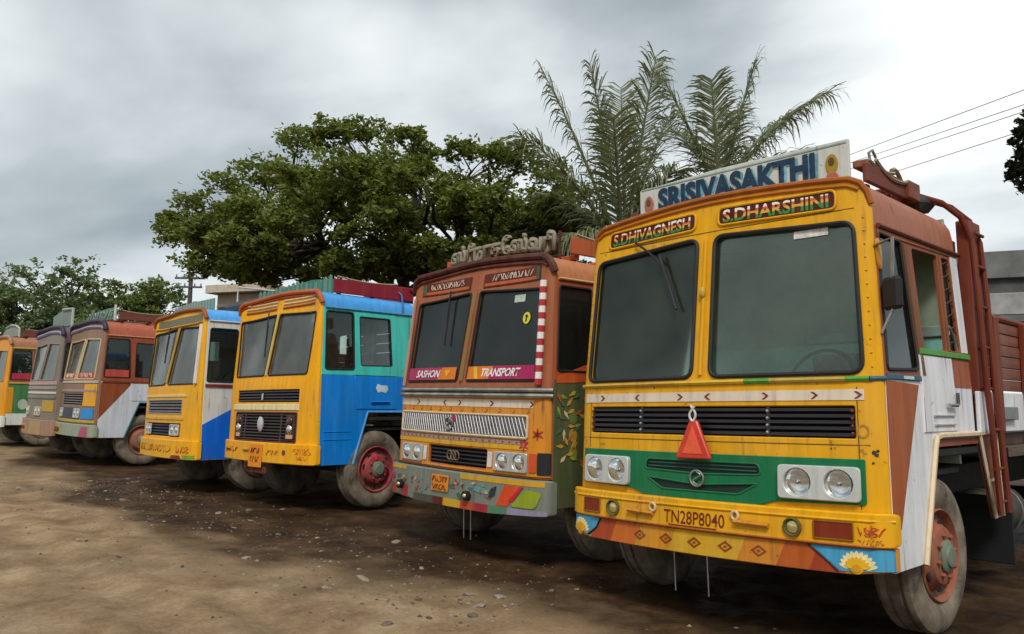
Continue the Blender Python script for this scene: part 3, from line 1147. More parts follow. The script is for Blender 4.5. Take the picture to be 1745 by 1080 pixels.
def truck_one():
    C = Cab('truck', 'yellow truck with green headlight band, red warning triangle and white name board on roof', (0.06, 0, -0.019), 0, -0.023, 0, 0.06, 0.125, 0.085, 0.6, 0.0, 1.0, 0.085)
    win = rpoly([(0.075, 1.665), (1.10, 1.665), (1.09, 2.61), (0.075, 2.66)], 0.075, 5)
    wl = mir(win)
    g1 = rrect(-1.045, 1.27, 1.045, 1.465, 0.012)
    front_shell(C, YEL, [win, wl], [g1], 0.80)
    windscreen(C, win, r=0.016)
    windscreen(C, wl, r=0.016)
    tube('pillar_beading', [C.F(0, 1.68 + k * 0.08, 0.006) for k in range(13)], 0.014, YEL, C.root)
    # header name panels, rainbow lettering
    rb = stripes('rainbow_lettering', [(0.0, '2f7a35'), (0.34, 'c9a02c'), (0.56, 'c8562a'), (0.74, 'e6ddd2')], 2, 1)
    maroon = paint('4a1512', 0.4, 0.2)
    for x0, x1, body, za, zb_ in ((0.10, 0.985, 'S.DHARSHINI', 2.755, 2.735), (-0.985, -0.10, 'S.DHIVAGNESH', 2.735, 2.755)):
        P = C.fplate('name_panel', rpoly([(x0, za - 0.022), (x1, zb_ - 0.022), (x1, zb_ + 0.105), (x0, za + 0.105)], 0.045), maroon, (), 0.006, 0.006, 0.003)
        C.ftube('panel_beading', rpoly([(x0, za - 0.022), (x1, zb_ - 0.022), (x1, zb_ + 0.105), (x0, za + 0.105)], 0.045), 0.009, YEL, 0.008, True, P)
        C.ftext(body, x0 + 0.04, x1 - 0.05, za - 0.006, za + 0.088, rb, 0.010, P, bold=0.025, taper=(zb_ - 0.006, zb_ + 0.088))
    lip(C, paint('a2581a', 0.42, 0.2), 0.021, 0.002)
    C.ftube('visor_strip', [(x * 0.985, z - 0.045) for x, z in full_profile(C.rz)[3:-3]], 0.011, paint('b5651c', 0.45, 0.2), 0.006, False)
    # sill beading: yellow / lime / blue repaint patches
    for x0, x1, mt in ((-1.19, -0.2, paint('c79e33', 0.5, 0.45, chips=1.0)), (-0.2, 0.34, paint('d8b02a', 0.45, 0.3)), (0.34, 0.52, LIMEG), (0.52, 1.0, paint('b5a24a', 0.5, 0.5, chips=1.0)), (1.0, 1.13, LIMEG), (1.13, 1.199, paint('2c5d74', 0.5, 0.4))):
        C.ftube('sill_beading', [(x0, 1.628), (x1, 1.628)], 0.017, mt, 0.008, False)
    # reflective strip with chevrons
    ST = mark(C, 'reflective_strip', [(-1.13, 1.50), (1.10, 1.50), (1.10, 1.565), (-1.13, 1.565)], CREAMW, 0.005)
    dk = simple('chevron_red', '6e1c1a', 0.5)
    for x, dr in ((-0.55, -1), (-0.17, 1), (0.07, -1), (0.48, 1), (0.80, 1), (1.06, 1), (-0.93, 1)):
        chevron(C, x, 1.532, 0.042, dr, dk, ST)
    # upper grille
    slat = simple('grille_black', (0.022, 0.02, 0.024), 0.35)
    G = grille(C, -1.04, 1.272, 1.04, 1.462, simple('grille_back', (0.006, 0.006, 0.007), 0.9), slat, 5, 0.022, 0.01, 0.05, (-0.52, 0.50))
    for x in (-0.52, 0.50, 1.03, -1.03):
        for k in range(4):
            bm = bmesh.new()
            bmesh.ops.create_uvsphere(bm, u_segments=8, v_segments=5, radius=0.011)
            o = bm_obj('rivet', bm, STEEL if abs(x) < 1 else simple('dull_red', '6b2a26', 0.5), G)
            o.location = C.F(x, 1.30 + 0.045 * k, 0.004)
    # green band
    gb = rpoly([(-1.115, 0.895), (-0.60, 0.885), (-0.42, 0.835), (0.42, 0.835), (0.55, 0.875), (1.09, 0.885), (1.09, 1.15), (-1.115, 1.15)], [0.02, 0.03, 0.05, 0.05, 0.03, 0.02, 0.01, 0.01])
    slots = [rpoly([(-0.46, 1.03), (0.0, 1.015), (0.46, 1.03), (0.44, 1.10), (-0.44, 1.10)], 0.03), rpoly([(-0.44, 0.975), (-0.30, 0.90), (0.30, 0.90), (0.44, 0.975), (0, 0.945)], 0.03)]
    GB = C.fplate('headlight_band', gb, GREENP, slots, 0.014, 0.013, 0.004)
    for s_ in slots:
        C.fplate('intake', inset(s_ if area2(s_) > 0 else s_[::-1], -0.006), simple('intake_dark', (0.008, 0.022, 0.016), 0.6), (), 0.004, 0.002, 0, GB)
        C.ftube('intake_rim', s_, 0.007, GREENP, 0.014, True, GB)
    for z in (1.05, 1.075):
        C.ftube('intake_bar', [(-0.43, z), (0.43, z)], 0.006, simple('dark_green', (0.012, 0.07, 0.045), 0.5), 0.010, False, GB)
    seam = simple('seam_dark', (0.12, 0.07, 0.02), 0.8)
    for pts in ([(-1.15, 1.232), (1.12, 1.232)], [(1.06, 0.86), (1.06, 1.58)], [(-1.06, 1.16), (-1.06, 1.58)], [(-1.1, 2.70), (1.1, 2.70)]):
        C.ftube('panel_seam', pts, 0.0035, seam, 0.0, False)
    for k in range(12):
        for x in (1.15, -1.15):
            bm = bmesh.new()
            bmesh.ops.create_icosphere(bm, subdivisions=1, radius=0.007)
            o = bm_obj('rivet', bm, YEL, C.root, 60)
            o.location = C.F(x, 1.70 + k * 0.085, 0.002)
    ring_emblem(C, 0.0, 0.985, 0.052, simple('dull_chrome', (0.30, 0.31, 0.30), 0.35, 0.8), 0.03)
    bez = paint('c9ccc8', 0.3, 0.15, 0.3)
    headlight(C, 0.575, 0.90, 1.065, 1.105, bez, 2, 0.045)
    headlight(C, -1.065, 0.90, -0.60, 1.105, bez, 2, 0.045)
    # bumper
    B = bumper(C, 0.648, 0.845, YEL, 0.055, 0, 0.05)
    C.ftube('bumper_ridge', [(-1.19, 0.800), (1.19, 0.800)], 0.010, YEL, 0.055, False, B)
    C.ftube('bumper_ridge', [(-0.95, 0.656), (1.19, 0.656)], 0.007, paint('a85a1c', 0.5, 0.3), 0.058, False, B)
    rd = simple('plate_red', '6a1710', 0.5, var=0.35)
    C.ftext('TN28P8040', -0.245, 0.225, 0.682, 0.768, rd, 0.0585, B, bold=0.004)
    mark(C, 'plate_underline', [(-0.20, 0.666), (0.16, 0.666), (0.17, 0.673), (-0.21, 0.673)], rd, 0.058, B)
    for x0, x1 in ((0.80, 1.02), (-1.03, -0.86)):
        mark(C, 'reflector', rrect(x0, 0.685, x1, 0.785, 0.006), paint('7c2a12', 0.3, 0.2), 0.062, B)
        C.ftube('reflector_rim', rrect(x0, 0.685, x1, 0.785, 0.006), 0.005, paint('8a5a1a', 0.5), 0.062, True, B)
    for x in (-0.715, 0.675):
        bm = bmesh.new()
        add_lathe(bm, [(0.0, 0.058), (-0.022, 0.058), (-0.024, 0.050), (-0.010, 0.044), (0.01, 0.03), (0.012, 0.005)], 20, 'Y')
        o = bm_obj('fog_lamp', bm, paint('5d5a2c', 0.4, 0.2), B)
        o.location = C.F(x, 0.735, 0.056)
        bm = bmesh.new()
        add_lathe(bm, [(0.006, 0.044), (-0.006, 0.036), (-0.012, 0.018), (-0.013, 0.003)], 18, 'Y')
        o = bm_obj('fog_lens', bm, simple('amber_lens', (0.62, 0.52, 0.22), 0.08, 0.7), B)
        o.location = C.F(x, 0.735, 0.062)
    for x0, x1, xe in ((0.30, 0.53, 0.305), (-0.56, -0.33, -0.335)):
        C.ftube('step_bar', [(x0, 0.735), (x1, 0.73)], 0.016, paint('c9821c', 0.45, 0.3), 0.075, False, B)
        bm = bmesh.new()
        c = C.F(xe, 0.772, 0.07)
        add_tube(bm, [c + Vector((0.024 * math.cos(q), 0, 0.026 * math.sin(q))) for q in [2 * math.pi * k / 12 for k in range(12)]], 0.010, 6, True)
        bm_obj('tow_eye', bm, paint('d6b98a', 0.4, 0.3), B)
    red2 = paint('b8452a', 0.5, 0.25)
    strokes(C, 1.04, 1.165, 0.715, 0.765, 4, red2, B, 0.058, 4)
    strokes(C, 1.04, 1.155, 0.67, 0.695, 6, red2, B, 0.058, 9)
    flower(C, 1.105, 0.74, 0.04, 6, paint('d06a20', 0.5), red2, B, 0.057)
    # painted valance under the bumper
    def vz(x):   # lower edge
        return 0.487 + 0.03 * clamp((abs(x) - 0.9) / 0.3) ** 2
    xs = [-1.2, -1.0, -0.6, -0.2, 0.2, 0.6, 1.0, 1.2]
    V = C.fplate('valance', [(x, vz(x)) for x in xs] + [(1.2, 0.645), (-1.2, 0.645)], paint('d08a1a', 0.45, 0.25), (), 0.035, 0.03, 0.006)
    bl = paint('3f9bc4', 0.45, 0.2)
    segs = [(-0.97, -0.74, 'a8401f'), (-0.76, -0.52, 'c8661e'), (-0.52, -0.22, 'cf8a1e'), (-0.22, 0.30, 'cfa024'), (0.30, 0.56, 'cb7f1f'), (0.56, 0.76, 'b2551f'), (0.76, 0.96, '9c3a20')]
    for a, b, c in segs:
        mark(C, 'valance_stripe', [(a, vz(a) + 0.006), (b, vz(b) + 0.006), (b + 0.06, 0.64), (a + 0.06, 0.64)], paint(c, 0.45, 0.25), 0.038 + 0.0006 * (a + 1), V)
    for x0, x1, fx in ((0.80, 1.19, 1.03), (-1.19, -0.90, -1.09)):
        if x0 > 0:
            poly = [(0.93, 0.506), (1.19, 0.522), (1.19, 0.64), (0.76, 0.64), (0.83, 0.59)]
        else:
            poly = [(-1.19, 0.522), (-1.0, 0.512), (-0.91, 0.57), (-0.87, 0.64), (-1.19, 0.64)]
        mark(C, 'blue_corner', poly, bl, 0.0415, V)
        C.ftube('corner_outline', [poly[0], poly[-1], poly[-2]] if x0 > 0 else [poly[1], poly[2], poly[3]], 0.007, simple('outline_black', (0.01, 0.01, 0.012), 0.5), 0.0415, False, V)
        flower(C, fx, 0.530, 0.098, 11, paint('e8d9a0', 0.5, 0.1), paint('dba21c', 0.5, 0.1), V, 0.044, 0.02, math.pi - 0.02)
        flower(C, fx, 0.530, 0.068, 9, paint('e2ad1a', 0.5, 0.1), paint('d8981a', 0.5, 0.1), V, 0.048, 0.05, math.pi - 0.05)
    dd = paint('8a4415', 0.5, 0.2)
    for k, x in enumerate((-0.47, -0.24, -0.01, 0.22, 0.45)):
        diamond(C, x, 0.568, 0.036, dd, V, 0.042)
    for x, z, r_ in ((1.135, 1.19, 0.017), (1.15, 1.175, 0.012), (1.13, 1.13, 0.009), (1.155, 1.20, 0.009), (0.9, 1.21, 0.006), (-0.4, 1.60, 0.007)):
        mark(C, 'paint_chip', [(x + r_ * random.uniform(0.6, 1.2) * math.cos(q), z + r_ * random.uniform(0.6, 1.2) * math.sin(q)) for q in [k * 0.9 for k in range(7)]], simple('chip_dark', (0.05, 0.03, 0.02), 0.8), 0.003)
    C.fplate('badge', circ(1.085, 1.315, 0.034, 14, 0.042), paint('b8862a', 0.45, 0.4), [circ(1.085, 1.315, 0.024, 14, 0.03)], 0.004, 0.004, 0)
    tag(B, 'yellow bumper lettered TN28P8040')
    # side
    q = [(C.yF(2.54) + 0.03, 2.545), (0.60, 2.53), (0.685, 1.70), (C.yF(1.7) + 0.03, 1.685)]
    dw = [(0.845, 1.845), (1.255, 1.845), (1.26, 2.525), (0.80, 2.515)]
    rear = [(1.315, 1.86), (1.53, 1.86), (1.50, 2.525), (1.345, 2.525)]
    sides(C, RUST, WHITE, 1.64, 0.5, q, dw, (0.53, 0.85), BLACK, 1.68, rear, False)
    smark(C, 'brown_flash', [(C.yF(1.62) + 0.0, 1.62), (0.66, 1.60), (0.23, 0.74), (C.yF(0.74), 0.74)], paint('a5562c', 0.5, 0.3))
    for sd_ in (1,):
        # door: slanted front frame, white lower sheet, sill
        D = C.splate('door', [(0.70, 1.30), (1.30, 1.30), (1.30, 1.80), (0.72, 1.80)], WHITE, (), 0.010, 0.012, 0.004)
        smark(C, 'door_patch', [(1.32, 1.60), (1.66, 1.60), (1.66, 1.80), (1.32, 1.80)], paint('a3583a', 0.5, 0.35), 0.004)
        C.splate('window_sill', [(0.72, 1.803), (1.67, 1.803), (1.67, 1.842), (0.72, 1.842)], LIMEG, (), 0.018, 0.02, 0.004, D)
        C.stube('door_hinge_line', [(0.71, 1.31), (0.74, 1.80)], 0.008, GREYMETAL, 0.006, False, D)
        C.stube('handle', [(1.10, 1.475), (1.25, 1.475)], 0.013, STEEL, 0.035, False, D)
        C.stube('grab_handle', [(1.28, 1.48), (1.285, 1.56)], 0.012, simple('dark_steel', (0.08, 0.08, 0.08), 0.5, 0.5), 0.03, False, D)
        for z in (1.40, 1.34):
            C.splate('step_plate', [(0.86, z), (1.24, z), (1.24, z + 0.012), (0.86, z + 0.012)], paint('b9b7b0', 0.5, 0.4), (), 0.022, 0.02, 0.002, D)
        C.splate('window_post', [(0.735, 1.66), (0.79, 1.66), (0.70, 2.53), (0.645, 2.53)], paint('6e4b30', 0.5, 0.4), (), 0.012, 0.03, 0.005)
        C.splate('window_post', [(1.275, 1.845), (1.305, 1.845), (1.325, 2.53), (1.29, 2.53)], paint('8a4f38', 0.5, 0.4), (), 0.010, 0.02, 0.004)
        C.splate('rear_pillar', [(1.545, 1.85), (1.67, 1.85), (1.66, 2.56), (1.52, 2.56)], WHITE, (), 0.006, 0.006, 0.003)
        # wire mesh in the small rear window
        bm = bmesh.new()
        for k in range(7):
            z = 1.90 + k * 0.095
            add_tube(bm, [C.S(1.33, z, -0.01), C.S(1.52, z + 0.05, -0.01)], 0.005, 4)
            add_tube(bm, [C.S(1.33, z + 0.05, -0.012), C.S(1.52, z, -0.012)], 0.005, 4)
        bm_obj('window_mesh', bm, simple('mesh_wire', (0.10, 0.09, 0.08), 0.5, 0.5), C.root)
        C.stube('catch', [(1.30, 2.02), (1.36, 1.96), (1.39, 1.86)], 0.010, STEEL, 0.02, False)
        C.splate('sill_trim', [(C.yF(1.64) + 0.01, 1.625), (0.70, 1.625), (0.70, 1.66), (C.yF(1.66) + 0.01, 1.66)], paint('2c5d74', 0.5, 0.45, chips=1.0), (), 0.014, 0.014, 0.004)
        C.splate('sill_trim_white', [(0.40, 1.632), (0.56, 1.632), (0.56, 1.652), (0.40, 1.652)], paint('c4d6cf', 0.5, 0.3), (), 0.017, 0.003, 0)
        # wheel arch: cream edge and brown inner return
        C.stube('arch_trim', [(0.535, 0.50), (0.835, 1.20), (0.875, 1.262), (0.95, 1.275), (1.70, 1.275), (2.06, 1.29), (2.10, 1.27)], 0.020, CREAM, 0.014, False)
        C.splate('arch_flange', [(0.545, 0.50), (0.64, 0.50), (0.935, 1.20), (1.72, 1.205), (1.72, 1.25), (0.865, 1.248)], paint('8c4a3a', 0.6, 0.5), (), 0.004, 0.02, 0.002)
        bm = bmesh.new()
        pa = [(0.545, 0.50), (0.86, 1.24), (1.68, 1.25), (2.05, 1.26)]
        vs = [[bm.verts.new(C.S(y, z, d)) for y, z in pa] for d in (0.0, -0.22)]
        for i in range(len(pa) - 1):
            bm.faces.new((vs[0][i], vs[0][i + 1], vs[1][i + 1], vs[1][i]))
        bm_obj('arch_liner', bm, paint('8c4a3a', 0.6, 0.5), C.root, 20)
        fp = [(1.72, 1.262), (2.075, 1.275), (2.10, 0.665), (1.925, 0.665)]
        FP = C.splate('fender_tail', fp, paint('7c3a28', 0.5, 0.4), (), 0.012, 0.03, 0.005)
        C.stube('fender_edge', fp, 0.014, CREAM, 0.016, True, FP)
        C.stube('fender_edge', [(1.845, 0.93), (2.09, 0.945)], 0.012, CREAM, 0.018, False, FP)
        box('body_band', (1.205, 1.88, 1.43), (0.03, 0.36, 0.30), WHITE, C.root)
    mirror_arm(C, 1)
    C.splate('corner_reflector', circ(C.yF(2.4) - 0.0 + 0.01, 2.40, 0.028, 12, 0.10), paint('c98a3a', 0.35, 0.2), (), 0.02, 0.02, 0.006)
    roof(C, paint('a8654a', 0.42, 0.45))
    gutter(C, paint('6b2c1c', 0.5, 0.3), r=0.016)
    C.splate('roof_side_strip', [(C.yF(2.5) + 0.03, 2.535), (1.66, 2.555), (1.66, 2.572), (C.yF(2.5) + 0.03, 2.572)], paint('a0572f', 0.5, 0.4), (), 0.008, 0.008, 0.003)
    interior(C, '574038', simple('green_lining', (0.34, 0.40, 0.30), 0.8, var=0.3, scale=3), None, False)
    box('folded_blanket', (0.60, 1.36, 1.80), (0.80, 0.24, 0.14), simple('blanket', (0.30, 0.16, 0.13), 0.9, var=0.4, scale=12), C.root, (0.1, 0, 0.08), 0.02)
    box('back_panel', (0, 1.57, 1.79), (2.16, 0.03, 0.36), TEAL, C.root)
    box('back_panel', (0.55, 1.55, 2.02), (1.1, 0.03, 0.08), simple('back_rail', (0.30, 0.42, 0.36), 0.6), C.root)
    for k in range(9):  # added stand-in for the neighbouring truck's louvres showing in the left pane
        box('added_louvre', (-1.06, 0.66, 1.74 + k * 0.075), (0.012, 0.42, 0.05), simple('louvre_cream', (0.55, 0.50, 0.38), 0.7), C.root, (0, 0.25, 0))
    wiper(C, [(-0.68, 2.725), (-0.52, 2.62), (-0.38, 2.50), (-0.315, 2.36)], 0.03)
    mark(C, 'sticker', rrect(0.68, 2.555, 0.92, 2.605, 0.004), simple('paper_white', (0.62, 0.58, 0.54), 0.7, var=0.3, scale=30), -0.012)
    bm = bmesh.new()
    bmesh.ops.create_uvsphere(bm, u_segments=10, v_segments=8, radius=0.022)
    for v in bm.verts:
        v.co.z *= 1.9
    o = bm_obj('pillar_lamp', bm, paint('c9a23a', 0.4, 0.2), C.root)
    o.location = C.F(0.0, 2.26, 0.022)
    # hanging triangle
    TR = C.fplate('warning_triangle', rpoly([(-0.148, 1.115), (0.132, 1.115), (0.02, 1.375), (-0.036, 1.375)], 0.02), simple('triangle_red', (0.55, 0.035, 0.02), 0.35), (), 0.075, 0.025, 0.008)
    mark(C, 'triangle_face', [(-0.085, 1.15), (0.070, 1.15), (-0.008, 1.335)], simple('triangle_orange', (0.75, 0.10, 0.035), 0.3), 0.079, TR)
    bm = bmesh.new()
    c = C.F(-0.008, 1.42, 0.07)
    add_tube(bm, [c + Vector((0.022 * math.sin(4 * t), -0.004, -0.055 + 0.11 * t)) for t in [k / 16 for k in range(17)]], 0.008, 6)
    add_tube(bm, [c + Vector((-0.022 * math.sin(4 * t), -0.010, -0.055 + 0.10 * t)) for t in [k / 16 for k in range(17)]], 0.008, 6)
    bm_obj('chain', bm, simple('white_cord', (0.6, 0.6, 0.58), 0.6), TR)
    # name board on the roof
    bo = rpoly([(-0.845, 2.94), (0.895, 2.94), (0.895, 3.255), (-0.1, 3.265), (-0.845, 3.235)], 0.01)
    SB = cut_board(C, 'name_board', bo, 0.46, paint('cfd2cc', 0.5, 0.4, chips=0.8), 0.02)
    navy = simple('sign_navy', '14304a', 0.5, var=0.5, scale=18)
    tb = text_bm('SRISIVASAKTHI', -0.66, 0.66, 3.03, 3.215, bold=0.05)
    cut_board(C, 'lettering', None, 0.452, navy, 0, parent=SB, bm=tb, smooth=0)
    tb = text_bm('SRISIVASAKTHI', -0.642, 0.678, 3.017, 3.202, bold=0.05)
    cut_board(C, 'lettering_shadow', None, 0.4555, simple('sign_teal', '5f9aa6', 0.5, var=0.4, scale=18), 0, parent=SB, bm=tb, smooth=0)
    for z0, z1, c in ((3.224, 3.24, '8fa9a2'), (2.945, 2.965, 'a58c7a')):
        cut_board(C, 'border', [(-0.83, z0), (0.88, z0), (0.88, z1), (-0.83, z1)], 0.456, paint(c, 0.5, 0.5, chips=1.0), 0.003, parent=SB)
    for x, c in ((0.775, 'a88a2c'), (-0.755, 'a86a58')):
        cut_board(C, 'ornament', circ(x, 3.10, 0.045, 14, 0.075), 0.455, paint(c, 0.5, 0.4), 0.003, parent=SB)
        cut_board(C, 'ornament', circ(x, 3.12, 0.022, 12, 0.03), 0.451, paint('5c4a22', 0.5, 0.4), 0.002, parent=SB)
        cut_board(C, 'ornament', rpoly([(x - 0.075, 2.96), (x + 0.075, 2.96), (x + 0.03, 3.04), (x - 0.03, 3.04)], 0.01), 0.4535, paint('b5645c', 0.5, 0.4), 0.003, parent=SB)
    tag(SB, 'white roof board lettered SRISIVASAKTHI in dark blue')
    for x in (-0.7, 0.0, 0.75):
        tube('board_stay', [(x, 0.49, 3.15), (x, 0.85, 2.92)], 0.012, GREYMETAL, SB)
    # roof rack
    rw = wood('7c3b28', 'rack_wood')
    RK = rack(C, rw, 0.52, 1.25, 2.955, 0.13, 0.97)
    box('rack_block', (0.95, 1.26, 3.02), (0.14, 0.20, 0.13), rw, RK)
    box('rack_block', (0.93, 0.62, 3.09), (0.10, 0.16, 0.05), wood('9a5c46', 'pale_rack_wood'), RK)
    tube('rack_hook', [(0.97, 0.62, 3.10), (0.97, 0.60, 3.17), (0.97, 0.66, 3.20), (0.97, 0.71, 3.16)], 0.010, STEEL, RK)
    rope('rope', (0.99, 0.66, 3.13), (1.0, 1.20, 3.08), 0.06, 0.014, simple('rope', (0.30, 0.24, 0.16), 0.9), RK)
    rope('rope', (0.96, 1.0, 3.13), (0.9, 1.35, 3.10), -0.05, 0.016, simple('rope', (0.30, 0.24, 0.16), 0.9), RK)
    box('tarpaulin_roll', (0.55, 1.48, 2.97), (1.0, 0.26, 0.12), simple('dark_tarp', (0.04, 0.05, 0.06), 0.8), C.root, None, 0.05)
    # ladder curving over the cab rear
    lad = paint('6e2c1e', 0.5, 0.3)
    LD = None
    for y in (1.74, 1.93):
        pts = [(0.80, y - 0.52, 3.02), (0.98, y - 0.36, 3.02), (1.10, y - 0.20, 2.97), (1.18, y - 0.06, 2.87), (1.225, y + 0.0, 2.70), (1.245, y + 0.01, 2.3), (1.262, y + 0.01, 1.6), (1.27, y + 0.05, 1.25), (1.275, y + 0.10, 0.70)]
        if LD is None:
            LD = tube('ladder', pts, 0.021, lad, C.root)
        else:
            tube('rail', pts, 0.021, lad, LD)
    for z in (0.78, 1.02, 1.30, 1.6, 1.9, 2.2, 2.5, 2.75):
        x = 1.245 + (0.02 if z < 1.6 else 0)
        dy = 0.09 if z < 1.0 else (0.04 if z < 1.4 else 0.01)
        tube('rung', [(x, 1.74 + dy, z), (x, 1.93 + dy, z)], 0.013, lad, LD)
    for x, y in ((0.86, 1.28), (1.0, 1.42), (1.12, 1.6)):
        tube('rung', [(x, y, 3.0 - (x - 0.9) * 0.25), (x, y + 0.19, 3.0 - (x - 0.9) * 0.25)], 0.013, lad, LD)
    box('corner_post', (1.17, 1.86, 2.08), (0.09, 0.26, 1.55), BROWNRED, C.root)
    cargo(C, wood('8a4b36', 'cargo_wood'), paint('74301f', 0.55, 0.35), WHITE, 2.02, 8.4, 1.28, 2.13, 6)
    mark_dark = simple('oil_stain', (0.03, 0.022, 0.018), 0.8)
    box('tool_box', (1.235, 2.32, 1.42), (0.05, 0.34, 0.10), simple('box_grey', (0.20, 0.20, 0.19), 0.6), C.root)
    wheel(C, 1.15, 0.97, 0.50, '96503f', 1, -0.03)
    wheel(C, 1.15, 0.97, 0.50, '96503f', -1, -0.03, detail=False)
    underbody(C)
    for x in (-0.33, -0.06):
        tube('hanging_cord', [(x, 0.1, 0.52), (x + 0.01, 0.1, 0.18)], 0.006, STEEL, C.root, 5)
    box('mud_flap', (1.0, 2.2, 0.55), (0.5, 0.02, 0.5), BLACK, C.root)
    return C


truck_one()


# ================================================================== truck 2: brown header, painted bumper
def truck_two():
    C = Cab('truck', 'brown and yellow truck with magenta transport banner, striped pole and painted silver bumper', (-2.93, 0.34, -0.02), -0.065, 0, 0, 0.06, 0.18, 0.085, 0.35, -0.10)
    OR = paint('d98a1c', 0.45, 0.35)
    BR = paint('a05c3a', 0.45, 0.3)
    win = rpoly([(0.075, 1.66), (1.05, 1.66), (1.04, 2.50), (0.075, 2.55)], 0.04)
    wl = mir(win)
    front_shell(C, BR, [win, wl], [rrect(-0.47, 0.85, 0.47, 1.02, 0.02)], 0.80)
    for w_ in (win, wl):
        g = windscreen(C, w_, r=0.012, mat=glass((0.78, 0.81, 0.80), 0.05, 'clear_screen', (0.25, 0.25, 0.22)))
    # lower face repainted yellow-orange
    C.fplate('lower_face', [(-1.195, 0.82), (1.195, 0.82), (1.195, 1.575), (-1.195, 1.575)], OR, [rrect(-0.48, 0.84, 0.48, 1.03, 0.02)], 0.010, 0.009, 0.003)
    # banner film along the foot of the screens
    mg, og = paint('a8285c', 0.4, 0.15, chips=0.1), paint('d9761c', 0.4, 0.15, chips=0.1)
    wt = simple('letter_white', (0.78, 0.72, 0.70), 0.5)
    BN = C.fplate('banner', [(-1.03, 1.675), (-0.10, 1.675), (-0.10, 1.80), (-1.03, 1.80)], mg, (), 0.014, 0.004, 0)
    mark(C, 'banner_orange', [(-0.42, 1.677), (-0.10, 1.677), (-0.10, 1.798), (-0.36, 1.798)], og, 0.017, BN)
    C.ftext('SASHON', -0.86, -0.38, 1.70, 1.775, wt, 0.021, BN, shear=0.3, bold=0.02)
    hp = [(-0.25, 1.705), (-0.20, 1.755), (-0.225, 1.775), (-0.25, 1.757), (-0.275, 1.775), (-0.30, 1.755)]
    mark(C, 'heart', hp, paint('e8a020', 0.4, 0.1), 0.021, BN)
    BN2 = C.fplate('banner', [(0.10, 1.675), (1.04, 1.675), (1.035, 1.80), (0.10, 1.80)], mg, (), 0.014, 0.004, 0)
    mark(C, 'banner_orange', [(0.10, 1.677), (0.42, 1.677), (0.48, 1.798), (0.10, 1.798)], og, 0.017, BN2)
    mark(C, 'banner_yellow', [(0.22, 1.679), (0.27, 1.679), (0.23, 1.796), (0.18, 1.796)], paint('dfb02a', 0.4, 0.1), 0.019, BN2)
    C.ftext('TRANSPORT', 0.32, 0.86, 1.70, 1.778, wt, 0.021, BN2, shear=0.35, bold=0.025)
    # header panels
    mar = paint('5a2018', 0.45, 0.25)
    for x0, x1 in ((0.11, 1.02), (-1.02, -0.11)):
        P = C.fplate('name_panel', rrect(x0, 2.58, x1, 2.72, 0.012), mar, (), 0.008, 0.008, 0.003)
        mark(C, 'panel_stripe', [(x0 + 0.03, 2.595), (x1 - 0.03, 2.595), (x1 - 0.03, 2.625), (x0 + 0.03, 2.625)], paint('b5582e', 0.45, 0.3), 0.011, P)
        strokes(C, x0 + 0.14, x1 - 0.12, 2.64, 2.70, 12, paint('d8c2b4', 0.5, 0.35), P, 0.012, 3 if x0 > 0 else 5)
        mark(C, 'panel_end', rrect(x1 - 0.07, 2.59, x1 - 0.02, 2.71, 0.005) if x0 > 0 else rrect(x0 + 0.02, 2.59, x0 + 0.07, 2.71, 0.005), paint('3d5a44', 0.45, 0.3), 0.012, P)
    lip(C, paint('4a1d1a', 0.45, 0.3), 0.036, 0.01)
    C.ftube('visor_strip', [(x * 0.985, z - 0.06) for x, z in full_profile(C.rz)[3:-3]], 0.018, paint('5c2620', 0.45, 0.3), 0.004, False)
    # chrome rail, reflective strip
    bm = bmesh.new()
    for z in (1.525, 1.575):
        add_tube(bm, [C.F(-1.195 + 2.39 * k / 24, z, 0.035) for k in range(25)], 0.022, 8)
    bm_obj('guard_rail', bm, simple('worn_chrome', (0.36, 0.36, 0.33), 0.3, 0.8, var=0.4), C.root)
    ST = mark(C, 'reflective_strip', [(-1.15, 1.415), (1.05, 1.415), (1.05, 1.485), (-1.15, 1.485)], CREAMW, 0.014)
    for x, dr in ((-0.76, 1), (-0.22, -1), (0.02, 1), (0.50, 1), (1.02, 1)):
        chevron(C, x, 1.45, 0.05, dr, simple('chevron_red', '6e1c1a', 0.5), ST, 0.018)
    # silver mesh upper grille
    Gm = C.fplate('grille', rrect(-1.06, 1.15, 0.99, 1.345, 0.02), simple('mesh_grey', (0.17, 0.165, 0.17), 0.45, 0.5, var=0.4, scale=14), (), 0.018, 0.01, 0.004)
    bm = bmesh.new()
    for k in range(46):
        x = -1.04 + 2.0 * k / 45
        add_tube(bm, [C.F(x - 0.035, 1.165, 0.022), C.F(x + 0.035, 1.33, 0.022)], 0.0045, 4)
        add_tube(bm, [C.F(x + 0.035, 1.165, 0.025), C.F(x - 0.035, 1.33, 0.025)], 0.0045, 4)
    o = bm_obj('mesh_wire', bm, simple('mesh_silver', (0.42, 0.42, 0.41), 0.35, 0.7), Gm)
    o['kind'] = 'stuff'
    C.ftube('grille_rim', rrect(-1.06, 1.15, 0.99, 1.345, 0.02), 0.012, CREAM, 0.022, True, Gm)
    ring_emblem(C, -0.10, 1.245, 0.06, simple('dull_chrome', (0.30, 0.31, 0.30), 0.35, 0.8), 0.035, True)
    mark(C, 'rose', circ(-0.03, 1.30, 0.035, 10), paint('a8285c', 0.4, 0.15), 0.034, Gm)
    # coloured bands
    mark(C, 'yellow_band', [(-1.18, 1.045), (1.0, 1.045), (1.0, 1.085), (-1.18, 1.085)], paint('d9a41c', 0.45, 0.3), 0.016)
    mark(C, 'pink_band', [(-1.18, 1.09), (0.92, 1.09), (0.92, 1.125), (-1.18, 1.125)], paint('a98a80', 0.45, 0.4), 0.016)
